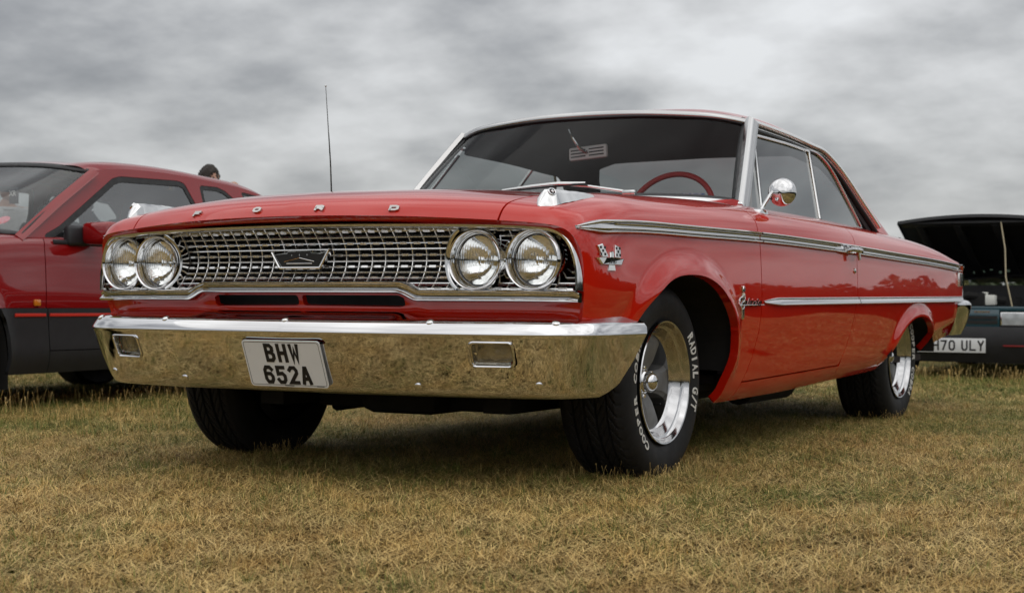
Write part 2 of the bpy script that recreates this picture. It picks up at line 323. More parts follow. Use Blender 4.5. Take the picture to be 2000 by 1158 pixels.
YS = [-.42, -.1, .3, .75, 1.3, 1.9, 2.5, 3.0, 3.5, 3.85, 4.06]
NET = np.array([S0, S1, S2]+[station(y) for y in YS])
farch = curve([(-.46, .10), (-.45, .30), (-.41, .46), (-.345, .553), (-.255, .613), (-.181, .648), (-.1, .668), (0, .675), (.128, .670), (.225, .650), (.306, .618), (.375, .573), (.430, .524), (.462, .47), (.478, .40), (.484, .28), (.485, .10)], 90)
rarch = curve([(2.60, .08), (2.605, .27), (2.64, .36), (2.71, .432), (2.80, .480), (2.93, .513), (3.05, .522), (3.15, .516), (3.25, .492), (3.33, .45), (3.385, .39), (3.405, .30), (3.41, .08)], 80)
tu = np.r_[0, np.cumsum(np.linalg.norm(np.diff(NET[:, 7:14], axis=0), axis=2).mean(1))]
pu = np.unique(np.r_[np.linspace(0, tu[2], 26), np.linspace(tu[2], tu[-1], 360)])
GV, GF, QU, QV = loft(NET, 0, 0, tu=tu, tv=np.r_[0, np.cumsum(np.linalg.norm(np.diff(NET[3:], axis=1), axis=2).mean(0))], pu=pu, pv=None) if False else (None,)*4
tv = np.r_[0, np.cumsum(np.linalg.norm(np.diff(NET[3:], axis=1), axis=2).mean(0))]
pv = np.unique(np.r_[np.linspace(0, tv[11], 96), np.linspace(tv[11], tv[-1], 34)])
GV, GF, _, _ = loft(NET, 0, 0, tu, tv, pu, pv)
SCOL = np.tile(np.interp(pv, tv, np.arange(16)), len(pu))      # profile column of each vertex
sdF = polysd(farch, GV[:, 1], GV[:, 2]); sdR = polysd(rarch, GV[:, 1], GV[:, 2]); sidew = 1-smooth(SCOL, 6.5, 8.)
for sd, wdt, amt in ((sdF, .085, .024), (sdR, .075, .022)):
    tt = np.clip(1-np.maximum(sd, 0)/wdt, 0, 1); GV[:, 0] += amt*tt*tt*(3-2*tt)*sidew*smooth(GV[:, 2], .27, .40)
GV = np.c_[GV, SCOL]
sidev = GV[SCOL < 8.5]; sidei = sidev[:, 1:3]
_N = vnormals(GV[:, :3], GF)[SCOL < 8.5]
if _N[len(_N)//2, 0] < 0: _N = -_N; GF = GF[:, ::-1]
def bodyx(y, z):
    i = np.argmin((sidei[:, 0]-y)**2+(sidei[:, 1]-z)**2); p, n = sidev[i], _N[i]
    return p[0]-(n[1]*(y-p[1])+n[2]*(z-p[2]))/max(n[0], .2)
gapF = lambda z: np.interp(z, [.2, .292, .38, .482, .587, .797, .845, .9, .95, .99], [.60, .637, .69, .724, .734, .731, .728, .742, .735, .72])
gapR = lambda z: np.interp(z, [.2, .314, .38, .50, .636, .84, .95], [1.77, 1.83, 1.874, 1.93, 1.963, 1.975, 1.985])
zdb = lambda y: .292+(y-.637)*(.022/1.193)
gw = .0032
XH = .712
def panel(name, conds, fl=.02, parent=car, material=paint):
    V, F = GV, GF
    for c in conds: V, F = clip(V, F, c(V))
    V3, F3 = flange(V[:, :3], F, fl)
    o = [mk(name, V3, F3, material, parent)]
    o.append(mk(name, V3*np.array([-1, 1, 1]), [f[::-1] for f in F3], material, parent)); return o
noF = lambda V: -polysd(farch, V[:, 1], V[:, 2])*np.where(V[:, 3] < 9, 1, 0)-np.where(V[:, 3] < 9, 0, 1)
noR = lambda V: -polysd(rarch, V[:, 1], V[:, 2])*np.where(V[:, 3] < 9, 1, 0)-np.where(V[:, 3] < 9, 0, 1)
panel('front_fender', [lambda V: V[:, 1]-gapF(V[:, 2])+gw, noF, lambda V: XH+gw-V[:, 0]], .03)
doorp = panel('door', [lambda V: gapF(V[:, 2])+gw-V[:, 1], lambda V: V[:, 1]-gapR(V[:, 2])+gw, lambda V: zdb(V[:, 1])+gw-V[:, 2], lambda V: V[:, 3]-10.35], .02)
panel('rocker_panel', [lambda V: gapF(V[:, 2])+gw*.6-V[:, 1], lambda V: V[:, 2]-zdb(V[:, 1])+gw, lambda V: V[:, 1]-1.85], .03)
panel('quarter_panel', [lambda V: np.where(V[:, 2] < zdb(V[:, 1])+.02, 1.8505, gapR(V[:, 2]))+gw*.8-V[:, 1], noR, lambda V: np.where(V[:, 1] < 2.9, V[:, 3]-10.35, .70+gw-V[:, 0])], .03)
# hood: both halves joined into one skin
def full(V, F):
    V = V[:, :3]; m2 = V*np.array([-1, 1, 1]); n = len(V); on = np.abs(V[:, 0]) < 1e-5; mp = np.where(on, np.arange(n), n+np.arange(n))
    F2 = [list(f) for f in F]+[[int(mp[i]) for i in f][::-1] for f in F]; A = np.vstack([V, m2]); used = np.unique(np.concatenate([np.array(f) for f in F2])); q = -np.ones(len(A), int); q[used] = np.arange(len(used))
    return A[used], [[int(q[i]) for i in f] for f in F2]
V, F = GV, GF
for c in (lambda V: V[:, 0]-XH+gw, lambda V: V[:, 1]-.70): V, F = clip(V, F, c(V))
V, F = full(V, F)
hv = lambda p, n: (np.array([0, 1.6, -.65]) if p[1] < -.70 else -n)
V, F = flange(V, F, .024, hv)
hood = mk('hood', V, F, paint, car)
V, F = GV, GF
for c in (lambda V: .706-V[:, 1], lambda V: V[:, 1]-1.02, lambda V: 10.4-V[:, 3]): V, F = clip(V, F, c(V))
V, F = full(V, F); mk('cowl', V, F, paint, car)
V, F = GV, GF
for c in (lambda V: 2.86-V[:, 1], lambda V: V[:, 0]-.70+gw): V, F = clip(V, F, c(V))
V, F = full(V, F); V, F = flange(V, F, .03); mk('trunk_lid', V, F, paint, car)
# ------------------------------------------------------------------ chrome belt and lower side trim
def side_trim(name, ys, zt_, zb_, sec, tip0=False, tip1=False, mirror=True, proud=.0, material=chrome):
    n = len(ys); zt_ = np.asarray(zt_); zb_ = np.asarray(zb_); zm = (zt_+zb_)/2; hh = (zt_-zb_)/2
    P = np.array([(bodyx(y, z)+proud, y, z) for y, z in zip(ys, zm)])
    for _ in range(2): P[1:-1, 0] = (P[:-2, 0]+2*P[1:-1, 0]+P[2:, 0])/4
    tl = np.array([((bodyx(y, a)-bodyx(y, b))/max(a-b, 1e-4)) if a-b > .01 else 0. for y, a, b in zip(ys, zt_, zb_)]); tl = np.clip(tl, -.5, .3)
    for _ in range(6): tl[1:-1] = (tl[:-2]+2*tl[1:-1]+tl[2:])/4
    B = np.c_[tl, np.zeros(n), np.ones(n)]; A = np.array([1., 0, 0])
    sc = np.c_[np.clip(hh/hh.max(), .25, 1)**.6, hh]
    for sg in ((1, -1) if mirror else (1,)):
        mb = MB(); mb.sweep(P*[sg, 1, 1], A*sg, B*[sg, 1, 1], sec if sg > 0 else sec[::-1], sc); mb.build(name, material, car, auto=50)
belt_sec = [(-.004, -1), (.009, -1), (.0135, -.93), (.0155, -.82), (.0145, -.70), (.011, -.62), (.0055, -.50), (.003, -.2), (.0035, .10), (.006, .38), (.011, .50), (.0165, .58), (.018, .72), (.016, .86), (.011, .96), (.006, 1), (-.004, 1)]
def belt(y0, y1, tip=False):
    ys = np.linspace(y0, y1, 70 if tip else 50); top = zt(ys)+.002; bot = top-.042
    if tip:
        k = np.clip((ys-y0)/.11, .06, 1)**.5; mid = (top+bot)/2-.004*(1-k); top = mid+(top-mid)*k; bot = mid+(bot-mid)*k
    side_trim('belt_moulding', ys, top, bot, belt_sec)
belt(-.705, .7245, True); belt(.7345, 1.9705); belt(1.98, 4.03)
low_sec = [(-.004, -1), (.008, -1), (.0145, -.9), (.0170, -.75), (.0165, -.55), (.0145, -.15), (.0115, .25), (.0080, .45), (.0050, .55), (.0062, .66), (.0066, .8), (.0045, 1), (-.004, 1)]
def lowtrim(y0, y1, tip=False):
    ys = np.linspace(y0, y1, 60); mid = .588+(ys-.75)*.0078; h = np.full(60, .0155)
    if tip: h = h*np.clip((ys-y0)/.16, .07, 1)**.55
    side_trim('lower_moulding', ys, mid+h, mid-h, low_sec)
lowtrim(.752, 1.958, True); lowtrim(1.968, 4.03)
# ------------------------------------------------------------------ roof, glass house
rail3 = curve([(.695, 1.372, 1.337), (.695, 1.60, 1.333), (.695, 1.90, 1.324), (.695, 2.20, 1.309), (.698, 2.345, 1.294), (.714, 2.426, 1.258), (.731, 2.491, 1.218), (.761, 2.56, 1.151), (.793, 2.622, 1.077), (.825, 2.688, 1.005), (.845, 2.735, .955)], 110)
RN = np.array([
 [(.695, 1.368, 1.340), (.655, 1.342, 1.354), (.54, 1.305, 1.371), (.3, 1.257, 1.388), (0, 1.235, 1.394)],
 [(.697, 1.55, 1.338), (.662, 1.52, 1.366), (.55, 1.485, 1.398), (.3, 1.45, 1.424), (0, 1.44, 1.431)],
 [(.697, 1.85, 1.330), (.664, 1.85, 1.361), (.555, 1.84, 1.401), (.3, 1.84, 1.431), (0, 1.84, 1.440)],
 [(.697, 2.17, 1.314), (.665, 2.18, 1.343), (.56, 2.19, 1.381), (.3, 2.22, 1.408), (0, 2.23, 1.416)],
 [(.701, 2.36, 1.293), (.675, 2.41, 1.318), (.58, 2.46, 1.343), (.3, 2.52, 1.362), (0, 2.54, 1.369)],
 [(.733, 2.492, 1.220), (.715, 2.58, 1.240), (.64, 2.67, 1.258), (.32, 2.76, 1.276), (0, 2.79, 1.281)],
 [(.785, 2.605, 1.10), (.772, 2.73, 1.110), (.71, 2.84, 1.120), (.36, 2.97, 1.130), (0, 3.02, 1.134)],
 [(.830, 2.70, .995), (.822, 2.86, .990), (.77, 2.985, .988), (.42, 3.14, .988), (0, 3.20, .990)],
 [(.850, 2.75, .935), (.848, 2.94, .925), (.80, 3.07, .922), (.45, 3.23, .922), (0, 3.29, .925)]])
RV, RF, ru, rv = loft(RN, 110, 60)
if vnormals(RV, RF)[10, 2] < 0: RF = RF[:, ::-1]
rcol = np.tile(np.linspace(0, 1, 60), 110); rrow = np.repeat(np.linspace(0, 1, 110), 60)
tvr = np.r_[0, np.cumsum(np.linalg.norm(np.diff(RN, axis=1), axis=2).mean(0))]; tur = np.r_[0, np.cumsum(np.linalg.norm(np.diff(RN, axis=0), axis=2).mean(1))]
rs = np.interp(rcol*tvr[-1], tvr, np.arange(5)); rw_ = np.interp(rrow*tur[-1], tur, np.arange(9))
RV = np.c_[RV, rs, rw_]
winr = [(4.18, 1.75), (4.18, 4.6), (7.6, 4.6), (7.6, 2.2)]
wsd = lambda V: polysd([(4.30, 2.3), (4.30, 4.6), (7.5, 4.6), (7.5, 2.0), (7.0, 1.9), (5.0, 1.9), (4.5, 2.0)], V[:, 4], V[:, 3])
V, F = clip(RV, RF, -wsd(RV)); V, F = full(V, F); V, F = flange(V, F, .012); mk('roof', V, F, paint, car)
V, F = clip(RV, RF, wsd(RV)-.02); V, F = full(V, F); mk('rear_window', V-np.array([0, 0, .006]), F, sglass, car)
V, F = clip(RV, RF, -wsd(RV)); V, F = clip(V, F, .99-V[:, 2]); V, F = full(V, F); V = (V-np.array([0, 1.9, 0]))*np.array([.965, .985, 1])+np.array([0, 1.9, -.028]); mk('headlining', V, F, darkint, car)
wtop = np.array([(.690, 1.362, 1.332), (.60, 1.315, 1.355), (.45, 1.276, 1.372), (.25, 1.243, 1.384), (0, 1.228, 1.388)])
wbot = np.array([(.790, .990, .975), (.72, .905, .982), (.52, .81, .990), (.26, .758, .996), (0, .742, .998)])
wmid = (wtop+wbot)/2+np.array([[0, -.008, .004]]*5)
V, F, _, _ = loft(np.array([wtop, wmid, wbot]), 30, 50); V, F = full(V, F); mk('windshield', V, F, wglass, car)
def fullpath(P): P = np.asarray(P); return np.vstack([P, (P*np.array([-1, 1, 1]))[::-1][1:]])
def unit(v): v = np.asarray(v, float); return v/(np.linalg.norm(v, axis=-1, keepdims=True)+1e-12)
def ribbon(name, path, nrm, sec, material, parent=car, closed=False, auto=50):
    path = np.asarray(path, float); T = unit(np.gradient(path, axis=0) if not closed else np.roll(path, -1, 0)-np.roll(path, 1, 0)); n_ = np.broadcast_to(np.asarray(nrm, float), path.shape)
    n_ = unit(n_-T*(n_*T).sum(1, keepdims=True)); B = np.cross(T, n_); mb = MB(); mb.sweep(path, n_, B, sec, closed=closed); return mb.build(name, material, parent, auto=auto)
def sect(h, wdt, r=.3): return [(-h*.6, -wdt), (h*.55, -wdt), (h, -wdt*(1-r)), (h*1.06, 0), (h, wdt*(1-r)), (h*.55, wdt), (-h*.6, wdt)]
# windscreen surround: rubber then chrome
wt = curve(wtop, 40); wbm = curve(wbot, 40)
loopR = np.vstack([wt[::-1], curve([wtop[0], wmid[0], wbot[0]], 14)[1:-1], wbm])       # centre top -> corner -> bottom centre
loop = np.vstack([loopR, (loopR*np.array([-1, 1, 1]))[::-1][1:-1]])
nw = np.array([0, -.62, .78])
ribbon('windshield_seal', loop+unit(np.array([0, 1.05, 1.17])-loop)*.012+np.array([0, -.002, .002]), nw, sect(.010, .019), rubber, closed=True)
hp = fullpath(curve([wtop[0]+[0.006, -.006, .002], wtop[1]+[0, -.010, .001], wtop[2]+[0, -.012, .001], wtop[3]+[0, -.012, .001], wtop[4]+[0, -.012, .001]], 40))
ribbon('windshield_header_trim', hp, np.array([0, -.88, .47]), sect(.010, .0125), brushed)
bp = fullpath(curve(wbot+np.array([[.012, -.018, -.004], [0, -.022, -.004], [0, -.022, -.004], [0, -.022, -.004], [0, -.022, -.004]]), 40))
ribbon('windshield_base_trim', bp, np.array([0, -.75, .66]), sect(.010, .013), chrome2)
for sg in (1, -1):
    a = curve([(.806, .975, .955), (.757, 1.165, 1.145), (.703, 1.366, 1.340)], 14)*np.array([sg, 1, 1])
    ribbon('windshield_pillar', a, np.array([sg*.86, -.50, .10]), [(-.012, -.030), (.009, -.030), (.013, -.024), (.015, 0), (.013, .024), (.009, .030), (-.012, .030)], brushed)
    b = rail3*np.array([sg, 1, 1]); nn = np.tile([sg*.92, 0, .38], (len(b), 1))
    ribbon('drip_moulding', b+np.array([sg*.009, 0, .001]), nn, sect(.010, .010), alu)
    T = unit(np.gradient(b, axis=0)); inw = unit(np.cross(nn, T)*sg); inw = np.where((inw[:, 2:3] > 0), -inw, inw)
    ribbon('window_channel', b+inw*.024-np.array([sg*.010, 0, 0]), nn, sect(.012, .020), rubber)
    ribbon('pillar_trim', b+inw*.03-np.array([sg*.035, 0, 0]), nn, sect(.012, .055), darkint)
    ribbon('window_channel_trim', b+inw*.026-np.array([sg*.006, 0, 0]), nn, sect(.0105, .0035), chrome2)
# side glass: planar panes leaning inwards with thin bright frames
gx = lambda z: .838-(np.asarray(z)-.955)*(.137/.345)-.006
def pane(name, pts, frames=()):
    pts = np.array([(float(gx(z)), y, z) for y, z in pts])
    for sg in (1, -1):
        P = pts*np.array([sg, 1, 1]); f = list(range(len(P))); o = mk(name, P, [f if sg > 0 else f[::-1]], sglass, car, smooth=False)
        for q, wd, mt in frames:
            Q = np.array([(float(gx(z))+.003, y, z) for y, z in q])*np.array([sg, 1, 1]); ribbon('window_frame', Q, np.array([sg*.93, 0, .37]), sect(.007, wd), mt, o)
qin = [(p[1], p[2]) for p in curve([(.702, 2.094, 1.285), (.708, 2.246, 1.270), (.729, 2.338, 1.224), (.781, 2.413, 1.106), (.843, 2.480, .950)], 22)]
pane('vent_window', [(1.02, .95), (1.112, .95), (1.345, 1.25), (1.30, 1.24)], [([(1.110, .952), (1.342, 1.25)], .0055, chrome2), ([(1.120, .952), (1.353, 1.255)], .0045, rubber)])
pane('door_window', [(1.122, .95), (1.352, 1.262), (1.375, 1.29), (1.77, 1.291), (2.092, 1.286), (1.856, .95)], [([(1.36, 1.284), (1.77, 1.286), (2.088, 1.281)], .006, chrome2), ([(2.089, 1.283), (1.856, .953)], .0065, chrome2)])
pane('quarter_window', [(1.866, .95), (2.102, 1.283)]+qin[1:], [(qin, .004, chrome2), ([(2.098, 1.278), (1.866, .953)], .004, rubber)])
# ------------------------------------------------------------------ cabin
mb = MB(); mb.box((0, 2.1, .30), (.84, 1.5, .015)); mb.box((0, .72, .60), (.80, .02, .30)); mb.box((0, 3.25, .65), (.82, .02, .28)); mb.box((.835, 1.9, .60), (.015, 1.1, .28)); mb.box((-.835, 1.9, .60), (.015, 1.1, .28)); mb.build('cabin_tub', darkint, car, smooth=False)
mb = MB(); mb.sweep([(-.80, 1.02, .90), (.80, 1.02, .90)], (0, 1, 0), (0, 0, 1), [(-.26, .06), (-.12, .085), (.02, .082), (.075, .06), (.085, .02), (.07, -.12), (-.26, -.12)]); mb.build('dashboard', redint, car, auto=40)
def cushion(name, c, h, ax=None, bev=.06):
    mb = MB(); mb.box(c, h, ax, bev); return mb.build(name, redint, car, auto=50)
tl = R(14); axb = np.array([[1, 0, 0], [0, math.cos(tl), -math.sin(tl)], [0, math.sin(tl), math.cos(tl)]])
for x in (.37, -.37):
    cushion('front_seat', (x, 1.75, .50), (.30, .28, .10)); cushion('seat_back', (x, 2.06, .72), (.29, .07, .24), axb, .05)
cushion('rear_seat', (0, 2.62, .50), (.66, .25, .10)); cushion('rear_seat_back', (0, 2.92, .72), (.66, .07, .22), axb, .05)
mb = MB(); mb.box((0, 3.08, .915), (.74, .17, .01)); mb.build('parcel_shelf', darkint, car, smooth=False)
sw = np.array([.335, 1.36, .962]); ta = R(62); swax = np.array([0, math.cos(ta), math.sin(ta)]) ; sn = unit([0, -math.sin(R(28)), -math.cos(R(62))*0-.45]); su = np.array([1., 0, 0]); sv = unit([0, .42, .907])
th = np.linspace(0, 2*np.pi, 48, endpoint=False); mb = MB(); mb.tube(sw+np.outer(np.cos(th), su)*.195+np.outer(np.sin(th), sv)*.195, .0125, 10, True); wheel_s = mb.build('steering_wheel', redint, car)
mb = MB(); mb.tube([sw-su*.19, sw-su*.05+np.array([0, -.02, -.01]), sw+su*.05+np.array([0, -.02, -.01]), sw+su*.19], [.010, .013, .013, .010], 8); mb.tube([sw+np.array([0, -.03, -.012]), sw+np.array([0, -.28, -.13])], .03, 10); mb.build('steering_column', redint, wheel_s)
# rear-view mirror (its back seen through the glass) on a jointed stalk
c0 = np.array([-.055, 1.36, 1.242]); rr_ = unit([1., -.10, .06]); uu = unit([-.06, .05, 1.]); nn_ = np.cross(rr_, uu)
mb = MB(); mb.box(c0, (.098, .010, .030), np.array([rr_, -nn_, uu]), .009); rvm = mb.build('interior_mirror', mat('pale_mirror_shell', (.86, .87, .86), .35, var=.05), car, auto=40)
mb = MB()
for sx in (-.047, .047):
    for sz in (-.014, 0, .014): mb.box(c0+rr_*sx+uu*sz+nn_*.0108, (.038, .0012, .0028), np.array([rr_, -nn_, uu]))
mb.build('mirror_slot', black, rvm, smooth=False)
mb = MB(); mb.tube([c0+nn_*.012, c0+nn_*.05+uu*.01+rr_*-.01, c0+nn_*.075+uu*.055-rr_*.03, c0+nn_*.07+uu*.10-rr_*.05], [.009, .008, .006, .008], 8); mb.build('mirror_stalk', chrome2, rvm)
# ------------------------------------------------------------------ front end
Gp = sspl([0, .3, .58, .75, .86, .93], [-.826, -.817, -.787, -.757, -.730, -.702])      # plan of the grille frame
def gy(x): return Gp(np.abs(np.atleast_1d(x)))
# opening behind the grille
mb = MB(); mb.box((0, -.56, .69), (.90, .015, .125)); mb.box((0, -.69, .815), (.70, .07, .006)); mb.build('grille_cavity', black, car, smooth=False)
def offset(P2, d):     # offset a 2-D path
    T = unit(np.gradient(P2, axis=0)); return P2+np.c_[-T[:, 1], T[:, 0]]*d
# frame outline (x,z), right half from the top centre round the corner to the lower tip
topR = [(0, .8195), (.2, .818), (.4, .8155), (.58, .812), (.74, .807), (.83, .801), (.868, .794), (.898, .775), (.918, .742), (.930, .70), (.936, .655), (.936, .615)]
tR = curve(topR, 70); full_t = np.vstack([(tR*[-1, 1])[::-1][:-1], tR])
P = np.c_[full_t[:, 0], gy(full_t[:, 0])-.004, full_t[:, 1]]
grille = MB(); grille.sweep(P, (0, -1, 0), np.c_[offset(full_t, 1)[:, 0]-full_t[:, 0], np.zeros(len(P)), offset(full_t, 1)[:, 1]-full_t[:, 1]], [(-.05, -.007), (-.05, .004), (.004, .004), (.009, 0), (.008, -.007), (.002, -.011), (-.05, -.011)])
grille = grille.build('grille', chrome2, car, auto=40)
# lower frame: deep two-step bright moulding, raised in the middle
xs_ = np.r_[np.linspace(-.938, -.46, 30), np.linspace(-.455, -.375, 14), np.linspace(-.37, .37, 40), np.linspace(.375, .455, 14), np.linspace(.46, .938, 30)]
stp = 1-smooth(np.abs(xs_), .372, .452)
zlo = .580+.0255*stp; P = np.c_[xs_, gy(xs_)-.002, zlo]; nT = unit(np.gradient(P, axis=0)); Bz = np.cross(nT, [0, -1., 0]); Bz = np.where(Bz[:, 2:3] < 0, -Bz, Bz)
endt = np.clip((.945-np.abs(xs_))/.022, .25, 1)**.5
mb = MB(); mb.sweep(P, (0, -1, 0), Bz, [(-.03, 0), (.006, 0), (.016, .003), (.020, .008), (.015, .0125), (.004, .016), (-.002, .022), (-.001, .027), (.006, .030), (.007, .034), (.002, .037), (-.03, .037)], np.c_[endt, .5+.5*endt]); mb.build('lower_moulding', chrome, grille, auto=40)
# mesh: concave sheet of horizontal and vertical bars
ZT, ZB = .812, .618
def gsurf(x, z): return gy(x)+.012+.060*(1-np.clip(np.abs((np.asarray(z)-.715)/.10), 0, 1)**2.0)
def gtilt(z):
    u = np.clip((np.asarray(z, float)-.715)/.10, -1, 1); g1 = -.060*2*u/.10; k = 1/np.sqrt(1+g1*g1); z0 = np.zeros_like(k); return np.stack([z0, -k, g1*k], -1), np.stack([z0, g1*k, k], -1)
zrow = [.7975, .7795, .7615, .7435, .7250, .7065, .6885, .6705, .6530, .6365, .6195]
LAMPS = [(.624, .706), (.802, .706)]
def free(x, z, r=.088): return all((abs(x)-a)**2+(z-b)**2 > r*r for a, b in LAMPS)
def zfloor(x): return .606+.026*(1-smooth(abs(x), .376, .45))
def zceil(x): return float(np.interp(abs(x), tR[:45, 0], tR[:45, 1]))-.008
for r, z in enumerate(zrow):
    tab = r % 2 == 0; xs = np.arange(-.915, .9151, .0105); run = []
    runs = []
    for x in xs:
        ok = free(x, z) and z > zfloor(x)+.004 and abs(x) < .918-.35*max(0, z-.70)**1.2
        if ok: run.append(x)
        elif run: runs.append(run); run = []
    if run: runs.append(run)
    for q in runs:
        if len(q) < 2: continue
        An, Bn = gtilt(z)
        mb = MB(); q = np.array(q); hh = .0020 if tab else .0024
        mb.sweep(np.c_[q, gsurf(q, z), np.full(len(q), z)], An, Bn, [(-.008, -hh), (.002, -hh), (.0035, 0), (.002, hh), (-.008, hh)])
        if tab:
            for k in np.arange(-20, 20):
                x = (k+.5)*.0478
                if q[0]+.012 < x < q[-1]-.012:
                    px = np.array([x-.0115, x+.0115]); yy = gsurf(px, z); mb.sweep(np.c_[px, yy, [z, z]]+An*.0022, An, Bn, [(-.006, -.0041), (.001, -.0041), (.0022, -.003), (.0022, .003), (.001, .0041), (-.006, .0041)])
        mb.build('horizontal_bar', alu, grille, auto=30)
for k in range(-19, 20):
    x = k*.0478; zz = np.linspace(zfloor(x)+.002, zceil(x), 34); runs = []; run = []
    if abs(x) > .90: continue
    for z in zz:
        if free(x, z): run.append(z)
        elif run: runs.append(run); run = []
    if run: runs.append(run)
    for q in runs:
        if len(q) < 2: continue
        mb = MB(); q = np.array(q); mb.sweep(np.c_[np.full(len(q), x), gsurf(np.full(len(q), x), q)+.001, q], (0, -1, 0), (1, 0, 0), [(-.007, -.0018), (.002, -.0018), (.003, 0), (.002, .0018), (-.007, .0018)])
        mb.build('vertical_bar', alu, grille, auto=30)
# seams of the headlamp housings: slim bright uprights beside the inner lamps
for sg in (1, -1):
    th = np.linspace(R(118), R(238), 24); q = np.c_[.624+.103*np.cos(th), .706+.103*np.sin(th)]
    P = np.c_[q[:, 0]*sg, gy(q[:, 0])+.004+.028*np.sin((th-R(118))/R(120)*np.pi), q[:, 1]]
    mb = MB(); mb.sweep(P, (0, -1, 0), np.c_[np.cos(th)*sg, np.zeros(24), np.sin(th)], [(-.03, -.006), (.004, -.006), (.006, 0), (.004, .006), (-.03, .006)]); mb.build('lamp_housing_edge', chrome2, grille, auto=40)
# headlamps
lens = mat('headlamp_glass', (.97, .98, .98), 0., trans=1., ior=1.28, spec=.5)
refl = mat('headlamp_reflector', (.92, .92, .91), .04, 1.)
def headlamp(x, z, sg):
    y0 = float(gy(x)[0])+.028; c = np.array([x*sg, y0, z]); ax = np.array([0, -1., 0]); u = np.array([1., 0, 0])
    mb = MB(); mb.lathe([(-.075, .094), (-.01, .0935), (.016, .0935), (.028, .0915), (.033, .088), (.031, .0845), (.020, .0815), (.004, .0785), (-.004, .0775), (-.012, .077)], 72, c, ax, u)
    h = mb.build('headlamp', chrome, car, auto=50)
    mb = MB(); mb.lathe([(-.012, .0775), (-.006, .0768), (-.004, .0755), (-.012, .0745)], 64, c, ax, u); mb.build('retaining_ring', chrome2, h)
    mb = MB(); mb.lathe([(.001, .0840), (.006, .0815), (.002, .0785), (-.006, .0775)], 64, c, ax, u); mb.build('ring_gasket', rubber, h)  # dark rubber gasket inside the bezel
    n = 44; rr = np.linspace(0, .0745, n); th = np.linspace(0, 2*np.pi, 96, endpoint=False); V = []; 
    for back in (0, 1):
        for r in rr:
            for t in th:
                X_, Z_ = r*math.cos(t), r*math.sin(t); d = .004+.016*(1-(r/.0745)**2)
                if back:
                    amp = .0011*(1-smooth(r, .058, .070)); rib = math.cos(X_*2*np.pi/.0095) if Z_ > -.012 else math.cos(X_*2*np.pi/.0062)*.6+math.cos((Z_+.3*abs(X_))*2*np.pi/.016)
                    if r < .012: rib = math.cos(r*2*np.pi/.005)
                    d -= .0045-amp*rib
                V.append(c+np.array([X_, -d, Z_]))
    F = []
    for bk in (0, 1):
        o = bk*n*96
        for i in range(n-1):
            for j in range(96):
                a, b = o+i*96+j, o+i*96+(j+1) % 96; f = (a, b, b+96, a+96); F.append(f if bk else f[::-1])
    for j in range(96): a = (n-1)*96+j; b = (n-1)*96+(j+1) % 96; F.append((a, b, b+n*96, a+n*96))
    mk('lens', V, F, lens, h)
    rr = np.linspace(.006, .0735, 20); mb = MB(); mb.lathe([(-.012-.046*(1-(r/.0735)**2), r) for r in rr], 48, c, ax, u); mb.build('reflector', refl, h)
    mb = MB(); mb.lathe([(-.055, .008), (-.030, .008), (-.022, .010), (-.020, .012), (-.016, .012), (-.014, .008), (-.013, .001)], 20, c, ax, u); mb.build('bulb_shield', chrome2, h)
for sg in (1, -1):
    for x, z in LAMPS: headlamp(x, z, sg)
# radiator emblem: shallow crest shield
ec = np.array([0.0, float(gsurf(0., .715)[0])-.040, .713])
def emb(pts, d0, d1, material, name, parent, closed=True):
    n = len(pts); V = [(ec[0]+a, ec[1]-d0, ec[2]+b) for a, b in pts]+[(ec[0]+a*.985, ec[1]-d1, ec[2]+b*.97) for a, b in pts]; F = [list(range(n, 2*n))]+[(i, (i+1) % n, n+(i+1) % n, n+i) for i in range(n)]
    F = [f[::-1] for f in F]; return mk(name, V, F, material, parent, smooth=False)
outl = [(-.112, .022), (-.100, .016), (-.052, .021), (-.046, .027), (.040, .029), (.047, .022), (.082, .020), (.113, .031), (.080, -.028), (-.078, -.028)]
eb = emb(outl, -.012, .010, chrome, 'grille_emblem', car)
ins = [(-.100, .014), (-.050, .017), (-.044, .0235), (.038, .0255), (.045, .018), (.080, .016), (.098, .020), (.071, -.0225), (-.071, -.0225)]
emb(ins, .0102, .0125, black, 'emblem_field', eb)
mb = MB()
for a, b in [((-.06, -.008), (0, .004)), ((0, .004), (.058, -.008)), ((-.05, -.014), (.05, -.014)), ((-.03, .010), (-.03, .015)), ((0, .010), (0, .016)), ((.03, .011), (.03, .016))]:
    mb.tube([(ec[0]+a[0], ec[1]-.0128, ec[2]+a[1]), (ec[0]+b[0], ec[1]-.0128, ec[2]+b[1])], .0014, 6)
for sg in (-1, 1):
    o = np.array(outl[7:9] if sg > 0 else [outl[0], outl[9]]); mb.tube([(ec[0]+o[0, 0], ec[1]-.008, ec[2]+o[0, 1]), (ec[0]+o[1, 0], ec[1]-.010, ec[2]+o[1, 1])], [.0045, .006], 8)
mb.tube([(ec[0]-.078, ec[1]-.010, ec[2]-.028), (ec[0]+.08, ec[1]-.010, ec[2]-.028)], .005, 8)
mb.build('emblem_relief', chrome, eb)
